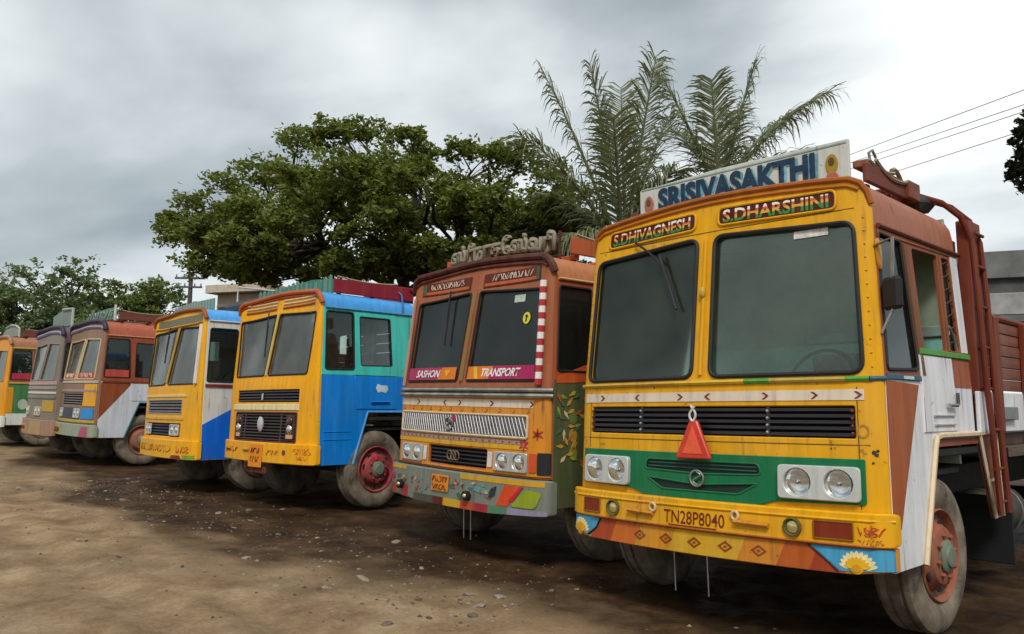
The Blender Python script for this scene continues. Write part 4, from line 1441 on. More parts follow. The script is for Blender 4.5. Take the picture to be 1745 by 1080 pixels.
    flower(C, 0.95, 1.09, 0.06, 6, paint('a8206a', 0.4, 0.15), paint('d2521c', 0.4, 0.1), C.root, 0.02)
    flower(C, 1.10, 1.19, 0.055, 6, paint('b83a1c', 0.4, 0.15), paint('6a1a18', 0.4, 0.1), C.root, 0.016)
    # lower grille and lamps
    G = grille(C, -0.46, 0.86, 0.46, 1.01, simple('grille_back', (0.006, 0.006, 0.007), 0.9), simple('grille_black', (0.022, 0.02, 0.024), 0.35), 4, 0.014, 0.01, 0.04)
    gold = simple('emblem_gold', (0.33, 0.25, 0.14), 0.3, 0.8)
    for x in (-0.055, 0.0, 0.055):
        ring_emblem(C, x, 0.945, 0.042, gold, 0.03, False)
    for x0, x1 in ((0.50, 0.56), (-0.56, -0.50)):
        mark(C, 'side_light', rrect(x0, 0.87, x1, 1.01, 0.01), simple('pale_lens', (0.6, 0.6, 0.58), 0.2), 0.02)
    bez = paint('b9b9b4', 0.3, 0.2, 0.4)
    headlight(C, 0.585, 0.845, 1.0, 1.02, bez, 2, 0.03, 0.02)
    headlight(C, -1.03, 0.845, -0.585, 1.02, bez, 2, 0.03, 0.02)
    mark(C, 'indicator', rrect(1.02, 0.86, 1.10, 1.02, 0.012), simple('lens_red', (0.55, 0.07, 0.02), 0.2), 0.022)
    mark(C, 'lamp_housing', rrect(1.105, 0.84, 1.195, 1.03, 0.01), simple('housing_black', (0.012, 0.012, 0.018), 0.4), 0.018)
    # bumper painted all over
    B = bumper(C, 0.47, 0.80, paint('7d857a', 0.4, 0.35, 0.25), 0.075, 0.03)
    tag(B, 'silver bumper painted with flowers and coloured patches')
    def bz(x):
        return 0.47 + 0.03 * clamp((abs(x) - 0.6) / 0.6)
    mark(C, 'yellow_edge', [(0.2, 0.745), (1.17, 0.745), (1.17, 0.793), (0.2, 0.793)], paint('c99a2a', 0.45, 0.3), 0.079, B)
    mark(C, 'yellow_edge', [(-1.18, 0.755), (-0.8, 0.755), (-0.8, 0.793), (-1.18, 0.793)], paint('c99a2a', 0.45, 0.3), 0.079, B)
    for k, (a, b, c) in enumerate(((-1.18, -0.98, '9a3c2a'), (-0.86, -0.72, 'a02a32'), (-0.60, -0.22, '4a4a44'), (-0.22, -0.05, '5a1a18'), (-0.05, 0.22, 'c99a1e'), (0.22, 0.42, 'b8461e'), (0.42, 0.60, '9a1c30'), (0.60, 0.84, '4f7a5c'), (0.84, 1.18, '8a86a0'))):
        mark(C, 'lower_patch', [(a, bz(a) + 0.004), (b, bz(b) + 0.004), (b, 0.545 + (0.05 if k < 2 else 0)), (a, 0.545 + (0.06 if k < 2 else 0))], paint(c, 0.45, 0.3), 0.0785, B)
    mark(C, 'orange_flash', [(0.70, 0.555), (0.84, 0.555), (0.98, 0.735), (0.80, 0.735)], paint('d0481e', 0.4, 0.2), 0.081, B)
    mark(C, 'red_flash', [(0.845, 0.60), (0.90, 0.60), (1.02, 0.735), (0.985, 0.735)], paint('c01f1c', 0.4, 0.2), 0.083, B)
    mark(C, 'green_leaf', rpoly([(0.88, 0.56), (1.12, 0.56), (1.16, 0.70), (1.05, 0.72)], 0.03), paint('8c9a1e', 0.45, 0.2), 0.084, B)
    mark(C, 'teal_swirl', rpoly([(0.33, 0.66), (0.58, 0.63), (0.62, 0.67), (0.45, 0.70)], 0.02), paint('5f938c', 0.45, 0.3), 0.082, B)
    mark(C, 'dark_swirl', rpoly([(0.60, 0.60), (0.68, 0.63), (0.70, 0.72), (0.63, 0.69)], 0.015), paint('1c2e38', 0.45, 0.3), 0.083, B)
    for x in (0.0, 0.14, -0.75, -1.05):
        flower(C, x + 0.10, 0.68, 0.032, 5, paint('8a5f6e', 0.4, 0.3), paint('5a3a48', 0.4, 0.1), B, 0.08)
    RR = random.Random(4)
    for k in range(40):
        x, z, r_ = RR.choice((RR.uniform(-1.12, -0.3), RR.uniform(0.06, 0.62))), RR.uniform(0.57, 0.73), RR.uniform(0.012, 0.04)
        a = RR.uniform(0, 3.1)
        mark(C, 'painted_petal', [(x + r_ * (math.cos(a) * p - math.sin(a) * q_) * 1.4, z + r_ * (math.sin(a) * p + math.cos(a) * q_)) for p, q_ in ((-1, 0), (-0.2, -0.5), (1, 0), (-0.2, 0.5))], paint(RR.choice(('a8382a', '5f938c', '8a5f7e', 'c9a43a', '3f5f58', 'b8bfb0')), 0.45, 0.3), 0.0795 + 0.0001 * k, B)
    for k in range(24):
        x = -1.1 + 2.05 * k / 23
        diamond(C, x, 1.107, 0.011, paint(('a8382a', '7a4a6e', '4a6a58')[k % 3], 0.45, 0.2), C.root, 0.018)
    for k in range(12):
        flower(C, -1.05 + 0.185 * k, 1.385, 0.022, 5, paint(('b8461e', '8a2a4a')[k % 2], 0.45, 0.2), paint('e0b03a', 0.45, 0.1), C.root, 0.014)
    PL = C.fplate('number_plate', rrect(-0.25, 0.60, 0.03, 0.755, 0.006), paint('d9861c', 0.45, 0.25), (), 0.09, 0.006, 0.002)
    pr = simple('plate_red', '6a1710', 0.5, var=0.35)
    strokes(C, -0.235, 0.015, 0.69, 0.74, 6, pr, PL, 0.094, 21)
    strokes(C, -0.235, 0.015, 0.615, 0.665, 6, pr, PL, 0.094, 23)
    for x in (-0.86, 0.33):
        bm = bmesh.new()
        add_lathe(bm, [(0.03, 0.03), (0.0, 0.045), (-0.04, 0.045), (-0.045, 0.035), (-0.02, 0.02), (-0.015, 0.003)], 14, 'Y')
        o = bm_obj('fog_lamp', bm, BLACK, B)
        o.location = C.F(x, 0.60, 0.085)
        bm = bmesh.new()
        bmesh.ops.create_uvsphere(bm, u_segments=10, v_segments=8, radius=0.026)
        o = bm_obj('fog_lens', bm, simple('amber_lens', (0.62, 0.52, 0.22), 0.08, 0.7), B)
        o.location = C.F(x, 0.60, 0.115)
    # side
    sides(C, paint('a84a24', 0.45, 0.35), paint('4c5634', 0.45, 0.35), 1.66, 0.55, None, None, (0.55, 0.85))
    RR = random.Random(9)
    for k in range(34):
        y, z = RR.uniform(C.yF(1.0) + 0.05, 0.62), RR.uniform(0.80, 1.56)
        a = RR.uniform(0, 6.3)
        smark(C, 'painted_leaf', [(y + 0.05 * math.cos(a) * p - 0.05 * math.sin(a) * q_, z + 0.05 * math.sin(a) * p + 0.05 * math.cos(a) * q_) for p, q_ in ((-1, 0), (-0.3, -0.35), (1, 0), (-0.3, 0.35))], paint(RR.choice(('c9962a', '3f6a44', 'b8561e', '8a9a3a', 'd8c08a')), 0.45, 0.3), 0.004 + 0.0002 * k)
    smark(C, 'orange_flash', [(C.yF(1.68) + 0.02, 1.64), (0.62, 1.66), (0.62, 1.84), (C.yF(1.9) + 0.02, 1.70)], paint('c9561e', 0.45, 0.25), 0.004)
    for z, c in ((1.02, '8a8a2c'), (1.18, 'b58a2a'), (1.34, '5a7a3c')):
        smark(C, 'side_flower', circ(0.36, z, 0.05, 10, 0.06), paint(c, 0.45, 0.3), 0.004)
    candy = stripes('candy_pole', [(0.0, 'a8262a'), (0.5, 'e0d8d4')], 2, 8.0, 0.0)
    tube('striped_pole', [C.F(1.10, 1.62 + 0.94 * k / 12, 0.03) for k in range(13)], 0.032, candy, C.root)
    tube('corner_bead', [C.F(-1.10, 1.62 + 0.94 * k / 12, 0.02) for k in range(13)], 0.018, paint('b98a78', 0.45, 0.3), C.root)
    tube('pillar_beading', [C.F(0, 1.66 + k * 0.08, 0.008) for k in range(12)], 0.022, paint('8a6a3a', 0.45, 0.3), C.root)
    roof(C, paint('c07a4c', 0.42, 0.4))
    gutter(C, paint('d0a070', 0.5, 0.3))
    rack(C, paint('b8552a', 0.5, 0.4), 0.5, 1.66, 2.86, 0.16, 1.0)
    interior(C, '241d1a', simple('dark_lining', (0.05, 0.055, 0.05), 0.8, var=0.3), simple('dark_dash', (0.03, 0.03, 0.03), 0.6))
    # ornaments hung behind the glass
    tube('ribbon', [C.F(0.83, 2.47, -0.05), C.F(0.84, 2.2, -0.05), C.F(0.82, 1.9, -0.05)], 0.022, stripes('ribbon_bands', [(0.0, 'd0a02a'), (0.55, 'c06a28'), (0.78, 'b8242c')], 2, 1), C.root)
    o = mark(C, 'charm', circ(0.835, 2.24, 0.055, 18), paint('d8cf3a', 0.4, 0.05), -0.01)
    mark(C, 'charm_mark', [(0.82, 2.205), (0.845, 2.215), (0.838, 2.245), (0.86, 2.25), (0.835, 2.275), (0.815, 2.265), (0.825, 2.235)], BLACK, -0.006, o)
    bm = bmesh.new()
    bmesh.ops.create_uvsphere(bm, u_segments=12, v_segments=8, radius=0.06)
    o = bm_obj('garland', bm, simple('white_flowers', (0.6, 0.6, 0.58), 0.9, bump=0.6, scale=60), C.root)
    o.location = C.F(0.46, 2.22, -0.10)
    wiper(C, [(-0.45, 2.60), (-0.44, 2.45), (-0.42, 2.25)], 0.03)
    mark(C, 'sticker', rrect(0.62, 2.40, 0.78, 2.47, 0.004), simple('paper_green', (0.42, 0.50, 0.40), 0.7, var=0.3, scale=30), -0.012)
    # cut-out letters standing on the roof edge
    bm = text_bm('ஸ்ரீநாகேஸ்வரி', -0.66, 0.98, 2.805, 3.065, bold=0.045)
    r = bmesh.ops.extrude_face_region(bm, geom=bm.faces[:])
    for v in r['geom']:
        if isinstance(v, bmesh.types.BMVert):
            v.co.z += 0.03
    SB = cut_board(C, 'roof_lettering', None, 0.33, paint('8f8a76', 0.5, 0.5), 0, arc=0.055, bm=bm, smooth=0)
    tag(SB, 'standing khaki Tamil letters along the roof edge')
    for z in (2.84, 2.97):
        tube('letter_rail', [(-0.68, 0.40, z), (1.0, 0.40, z)], 0.010, paint('5a4a3a', 0.5), SB)
    tube('letter_rail', [(1.0, 0.35, 2.78), (1.0, 0.35, 3.06)], 0.014, paint('4a2a22', 0.5), SB)
    cargo(C, wood('8a4b36', 'cargo_wood'), paint('74301f', 0.55, 0.35), paint('a8a49a', 0.5, 0.4), 2.02, 8.2, 1.28, 2.13, 6)
    wheel(C, 1.15, 1.0, 0.50, '8a3a30', 1, 0)
    wheel(C, 1.15, 1.0, 0.50, '8a3a30', -1, 0, detail=False, nuts=False)
    underbody(C)
    for x in (0.05, -0.06):
        tube('hanging_cord', [(x, 0.1, 0.50), (x + 0.01, 0.1, 0.14)], 0.008, STEEL, C.root, 5)
    return C


truck_two()


# ================================================================== truck 3: yellow front, blue and teal cab
def truck_three():
    C = Cab('truck', 'truck with yellow front, blue door, teal upper cab and maroon roof rack', (-7.05, 0.40, 0.0), 0.01, -0.018, 0, 0.055, 0.19, 0.10, 0.2, -0.10)
    Y3 = paint('eca606', 0.4, 0.2)
    BLU = paint('0880d8', 0.4, 0.08)
    TL = paint('42c6b8', 0.4, 0.1)
    win = rpoly([(0.05, 1.73), (0.99, 1.73), (1.09, 2.53), (0.05, 2.57)], 0.04)
    wl = mir(win)
    front_shell(C, Y3, [win, wl], [rrect(-0.86, 1.37, 0.86, 1.535, 0.015), rrect(-0.84, 0.86, 0.84, 1.23, 0.03)], 0.84)
    for w_ in (win, wl):
        windscreen(C, w_, r=0.013, mat=glass((0.92, 0.93, 0.88), 0.11, 'pale_sheen_screen', (0.50, 0.50, 0.44), 1.9))  # dust layer made paler to paint in the reflected sky
    gb = simple('grille_back', (0.006, 0.006, 0.007), 0.9)
    pu = simple('grille_purple', (0.035, 0.03, 0.045), 0.4)
    grille(C, -0.855, 1.375, 0.855, 1.53, gb, pu, 4, 0.02, 0.01, 0.045)
    mark(C, 'badge', rrect(-0.02, 1.40, 0.02, 1.49, 0.01), simple('badge_pale', (0.55, 0.55, 0.55), 0.3, 0.4), 0.012)
    C.fplate('cream_band', [(-0.95, 1.265), (0.88, 1.265), (0.88, 1.345), (-0.95, 1.345)], paint('e3d6a8', 0.45, 0.3), (), 0.014, 0.014, 0.006)
    G = grille(C, -0.835, 0.865, 0.835, 1.225, simple('grille_dark', (0.02, 0.012, 0.012), 0.8), simple('slat_dark', (0.045, 0.035, 0.035), 0.45), 9, 0.016, 0.02, 0.05, (-0.5, 0.5), simple('grille_maroon', (0.10, 0.018, 0.015), 0.5))
    bm = bmesh.new()
    add_lathe(bm, [(0.02, 0.07), (0.0, 0.075), (-0.012, 0.06), (-0.016, 0.02), (-0.016, 0.003)], 20, 'Y')
    for v in bm.verts:
        v.co.z *= 1.35
    o = bm_obj('emblem', bm, simple('badge_pale', (0.55, 0.55, 0.55), 0.3, 0.4), G)
    o.location = C.F(0, 1.08, 0.01)
    for sx in (-1, 1):
        H = C.fplate('headlight', rrect(*((0.62, 0.895, 0.80, 1.20) if sx > 0 else (-0.80, 0.895, -0.62, 1.20)), 0.015), simple('lamp_dark', (0.05, 0.03, 0.03), 0.5), (), 0.004, 0.03, 0.004)
        for z, rr_, mt in ((1.125, 0.060, simple('lamp_brown', (0.10, 0.05, 0.03), 0.15, 0.5)), (1.02, 0.062, CHROME)):
            bm = bmesh.new()
            add_lathe(bm, [(0.0, rr_), (-0.012, rr_ * 0.95), (-0.02, rr_ * 0.6), (-0.022, 0.004)], 18, 'Y')
            o = bm_obj('lens', bm, mt, H, 60)
            o.location = C.F(sx * 0.71, z, 0.006)
        mark(C, 'side_light', rrect(*((0.645, 0.905, 0.785, 0.955) if sx > 0 else (-0.785, 0.905, -0.645, 0.955)), 0.006), simple('amber_pink', (0.6, 0.33, 0.2), 0.3), 0.010, H)
    # bumper
    B = bumper(C, 0.585, 0.845, Y3, 0.045)
    rdm = paint('b8402a', 0.5, 0.2)
    strokes(C, 0.86, 1.16, 0.715, 0.785, 7, rdm, B, 0.048, 31)
    strokes(C, 0.93, 1.10, 0.65, 0.69, 4, rdm, B, 0.048, 33)
    strokes(C, -1.05, -0.55, 0.70, 0.76, 4, paint('a86a1c', 0.5), B, 0.048, 35)
    strokes(C, 0.28, 0.56, 0.69, 0.75, 3, paint('a86a1c', 0.5), B, 0.048, 36)
    mark(C, 'reflector', circ(0.68, 0.73, 0.035, 14), paint('7a2a3a', 0.3), 0.05, B)
    for x in (-0.35, -1.0):
        C.ftube('step_bar', [(x, 0.735), (x + 0.18, 0.74)], 0.014, paint('c98020', 0.45), 0.06, False, B)
    PL = C.fplate('number_plate', rrect(-0.15, 0.52, 0.20, 0.82, 0.008), paint('dd8a1c', 0.45, 0.2), (), 0.06, 0.008, 0.003)
    pr = simple('plate_red', '6a1710', 0.5, var=0.35)
    strokes(C, -0.10, 0.15, 0.70, 0.77, 4, pr, PL, 0.063, 41)
    strokes(C, -0.10, 0.15, 0.59, 0.66, 4, pr, PL, 0.063, 43)
    C.fplate('tow_plate', rpoly([(-0.2, 0.44), (0.26, 0.44), (0.22, 0.53), (-0.18, 0.53)], 0.02), paint('5c1f18', 0.6, 0.4), (), 0.02, 0.03, 0.006)
    # header
    lip(C, paint('b4561e', 0.42, 0.25), 0.034, 0.012)
    for x0, x1 in ((0.08, 1.02), (-1.02, -0.08)):
        P = C.fplate('name_panel', rrect(x0, 2.63, x1, 2.78, 0.012), paint('c98a2e', 0.45, 0.3), (), 0.006, 0.006, 0.003)
        for z in (2.655, 2.705, 2.755):
            C.ftube('panel_moulding', [(x0 + 0.02, z), (x1 - 0.02, z)], 0.014, paint('d9c08a', 0.45, 0.3) if z > 2.67 else paint('a8581e', 0.45, 0.3), 0.008, False, P)
    C.ftube('visor_strip', [(x * 0.985, z - 0.055) for x, z in full_profile(C.rz)[3:-3]], 0.016, paint('9a3c22', 0.45, 0.3), 0.006, False)
    tube('pillar_beading', [C.F(0, 1.73 + k * 0.08, 0.006) for k in range(12)], 0.02, paint('c9b05a', 0.45, 0.3), C.root)
    wiper(C, [(-0.28, 2.62), (-0.24, 2.45), (-0.18, 2.2)], 0.03)
    # side
    sides(C, TL, BLU, 1.72, 0.58, [(C.yF(2.53) + 0.04, 2.54), (0.60, 2.54), (0.61, 1.80), (C.yF(1.8) + 0.05, 1.79)], [(0.71, 1.85), (1.21, 1.86), (1.18, 2.50), (0.69, 2.50)], (0.60, 0.82), BLACK, 1.68, None, True, None, paint('5f9fd0', 0.4, 0.2), False)
    D = smark(C, 'horse_badge', rpoly([(0.94, 1.56), (0.98, 1.50), (1.02, 1.52), (1.10, 1.50), (1.14, 1.55), (1.12, 1.60), (1.02, 1.60), (0.97, 1.62)], 0.01), paint('c9d6da', 0.45, 0.2), 0.014)
    C.stube('handle', [(0.86, 1.38), (1.15, 1.385)], 0.012, BLU, 0.03, False)
    for z in (1.42, 1.32):
        C.stube('pressing', [(C.yF(z) + 0.05, z - 0.42), (0.58, z - 0.42)], 0.006, BLU, 0.002, False)
    C.splate('blue_seam', [(1.50, 1.74), (1.515, 1.74), (1.515, 2.58), (1.50, 2.58)], paint('3a8f86', 0.45), (), 0.003, 0.003, 0)
    roof(C, paint('4aa0e4', 0.35, 0.12))
    gutter(C, paint('3f8fae', 0.45, 0.25))
    tube('roof_band', [(1.13, 1.40, 2.60), (1.135, 1.40, 2.72), (1.10, 1.40, 2.86), (1.0, 1.40, 2.925)], 0.012, paint('3a78b0', 0.45), C.root)
    RK = rack(C, paint('8a1d30', 0.45, 0.2), 0.36, 1.62, 2.80, 0.19, 1.02)
    tube('rack_rail', [(1.04, 1.60, 2.96), (1.10, 1.75, 2.90), (1.16, 1.84, 2.8), (1.19, 1.86, 2.4), (1.20, 1.86, 1.3)], 0.03, paint('7a1d2a', 0.45, 0.25), RK)
    for k in range(7):
        z = 1.5 + k * 0.17
        tube('rung', [(1.20, 1.72, z), (1.20, 1.88, z)], 0.014, paint('5c1a24', 0.45), RK)
    interior(C, '6b5a48', simple('pale_lining', (0.66, 0.55, 0.40), 0.8, var=0.3), simple('brown_dash', (0.12, 0.09, 0.07), 0.6))
    # teal slatted board on the roof
    SB = cut_board(C, 'roof_board', [(-1.02, 2.78), (1.02, 2.78), (1.02, 2.98), (0.5, 3.02), (-0.6, 2.98), (-1.02, 2.92)], 0.34, paint('3f7a6c', 0.5, 0.35), 0.02)
    for k in range(17):
        x = -0.96 + k * 0.12
        zt = 2.99 + 0.03 * math.sin(k * 0.8 + 1) - (0.04 if x < -0.5 else 0)
        cut_board(C, 'board_slat', rpoly([(x - 0.035, 2.79), (x + 0.035, 2.79), (x + 0.035, zt), (x, zt + 0.025), (x - 0.035, zt)], 0.008), 0.335, paint('5f9484' if k % 2 else '4f8a7c', 0.5, 0.4), 0.018, parent=SB)
    tag(SB, 'teal slatted board standing on the roof edge')
    cargo(C, wood('7a2c30', 'maroon_wood'), paint('5c1a24', 0.55, 0.35), paint('1f6a9a', 0.5, 0.3), 2.02, 8.2, 1.28, 2.13, 6)
    wheel(C, 1.16, 1.0, 0.50, 'a02038', 1, 0.10)
    wheel(C, 1.16, 1.0, 0.50, 'a02038', -1, 0.10, detail=False)
    underbody(C)
    return C


truck_three()


# ================================================================== truck 4: yellow front, white and blue flank
def truck_four():
    C = Cab('truck', 'truck with yellow front, white upper cab and diagonal blue lower door panel', (-9.95, 0.19, -0.03), -0.04, -0.018, 0, 0.05, 0.19, 0.09, 0.2, -0.13)
    Y4 = paint('e8a60a', 0.4, 0.22)
    WH = paint('d6d4cc', 0.42, 0.25)
    win = rpoly([(0.06, 1.63), (1.05, 1.63), (1.09, 2.50), (0.06, 2.54)], 0.06)
    wl = mir(win)
    front_shell(C, Y4, [win, wl], [rrect(-0.90, 1.18, 0.70, 1.39, 0.015), rrect(-0.90, 0.83, 0.70, 1.03, 0.02)], 0.78)
    for w_ in (win, wl):
        windscreen(C, w_, r=0.013, mat=glass((0.92, 0.93, 0.88), 0.11, 'pale_sheen_screen', (0.50, 0.50, 0.44), 1.9))
    grille(C, -0.89, 1.19, 0.69, 1.38, simple('grille_grey', (0.07, 0.065, 0.07), 0.8), simple('slat_grey', (0.16, 0.15, 0.16), 0.45), 4, 0.022, 0.01, 0.04, (), simple('frame_grey', (0.28, 0.25, 0.22), 0.5))
    grille(C, -0.52, 0.84, 0.34, 1.02, simple('grille_navy', (0.012, 0.014, 0.035), 0.8), simple('slat_navy', (0.03, 0.035, 0.07), 0.45), 4, 0.016, 0.01, 0.04)
    bez = paint('b9bcb8', 0.3, 0.2, 0.3)
    headlight(C, 0.36, 0.845, 0.68, 1.015, bez, 2, 0.02, 0.015)
    headlight(C, -0.88, 0.845, -0.54, 1.015, bez, 2, 0.02, 0.015)
    C.fplate('cream_band', [(-1.0, 1.085), (0.80, 1.085), (0.80, 1.13), (-1.0, 1.13)], paint('d9a83a', 0.45, 0.3), (), 0.012, 0.012, 0.004)
    C.fplate('cream_band', [(-1.05, 1.435), (0.85, 1.435), (0.85, 1.475), (-1.05, 1.475)], paint('e0c67a', 0.45, 0.3), (), 0.012, 0.012, 0.004)
    B = bumper(C, 0.50, 0.785, Y4, 0.045)
    ol = paint('a87a1c', 0.5, 0.2)
    strokes(C, -0.95, 0.55, 0.60, 0.70, 14, ol, B, 0.048, 51)
    strokes(C, 0.70, 1.10, 0.60, 0.69, 5, paint('b85a2a', 0.5, 0.2), B, 0.048, 53)
    mark(C, 'rust_patch', [(0.55, 0.505), (0.9, 0.505), (0.85, 0.56), (0.6, 0.56)], paint('7a2a22', 0.5), 0.048, B)
    mark(C, 'lime_patch', [(0.92, 0.507), (1.17, 0.507), (1.17, 0.57), (0.95, 0.57)], paint('7a9a2a', 0.5), 0.048, B)
    lip(C, paint('94501f', 0.45, 0.3), 0.036, 0.012)
    C.fplate('header_panel', rpoly([(-1.05, 2.60), (1.05, 2.60), (1.05, 2.72), (-1.05, 2.72)], 0.02), paint('6b6a50', 0.45, 0.35), (), 0.006, 0.006, 0.003)
    C.ftube('visor_strip', [(-1.1, 2.575), (1.1, 2.575)], 0.018, paint('c98f30', 0.45, 0.3), 0.012, False)
    sides(C, WH, WH, 1.60, 0.5, [(C.yF(2.47) + 0.05, 2.47), (0.63, 2.47), (0.64, 1.66), (C.yF(1.66) + 0.04, 1.66)], [(0.76, 1.72), (1.27, 1.72), (1.25, 2.46), (0.76, 2.46)], (0.55, 0.85), BLACK, 1.68, None, True, paint('7a2420', 0.45, 0.2))
    smark(C, 'blue_panel', [(C.yF(0.52), 0.51), (0.545, 0.51), (0.83, 1.24), (0.83, 1.40), (C.yF(1.05), 1.02)], paint('0c66d0', 0.38, 0.08), 0.004)
    smark(C, 'blue_panel', [(0.833, 1.26), (1.67, 1.26), (1.67, 1.52), (0.98, 1.52), (0.833, 1.405)], paint('0c66d0', 0.38, 0.08), 0.012)
    tube('pillar_beading', [C.F(0.0, 1.66 + k * 0.08, 0.006) for k in range(12)], 0.022, paint('b58f3a', 0.45, 0.3), C.root)
    tube('corner_pillar', [C.F(1.10, 1.63 + 0.9 * k / 8, 0.012) for k in range(9)], 0.035, paint('ddd2bf', 0.45, 0.2), C.root)
    roof(C, paint('58a8ea', 0.35, 0.12))
    gutter(C, paint('c9d2d0', 0.45, 0.25))
    o = box('tarpaulin_roll', (0.3, 1.25, 2.94), (1.5, 0.5, 0.22), simple('dark_tarp', (0.04, 0.05, 0.06), 0.8), C.root, None, 0.07)
    tube('roof_rail', [(0.98, 0.66, 2.93), (0.98, 0.66, 3.16), (0.98, 1.6, 3.16)], 0.016, paint('d0cabb', 0.45), C.root)
    interior(C, '2a5a3c', simple('pale_lining', (0.66, 0.55, 0.40), 0.8, var=0.3), simple('red_dash', (0.35, 0.10, 0.06), 0.6))
    wiper(C, [(-0.45, 2.58), (-0.42, 2.42), (-0.36, 2.2)], 0.03)
    SB = cut_board(C, 'roof_board', [(-0.9, 2.78), (0.85, 2.78), (0.85, 2.97), (-0.2, 2.99), (-0.9, 2.94)], 0.34, paint('6b8f86', 0.5, 0.4), 0.02)
    for k in range(14):
        x = -0.84 + k * 0.125
        cut_board(C, 'board_slat', rpoly([(x - 0.03, 2.80), (x + 0.03, 2.80), (x + 0.03, 2.96), (x, 2.985), (x - 0.03, 2.96)], 0.008), 0.336, paint('8aa69c', 0.5, 0.4), 0.016, parent=SB)
    cargo(C, wood('8a4b36', 'cargo_wood'), paint('74301f', 0.55, 0.35), paint('1f5fae', 0.5, 0.3), 2.02, 8.2, 1.28, 2.13, 6)
    wheel(C, 1.15, 1.05, 0.50, '6a2a2a', 1, 0, nuts=False)
    wheel(C, 1.15, 1.05, 0.50, '6a2a2a', -1, 0, detail=False, nuts=False)
    underbody(C)
    return C


truck_four()


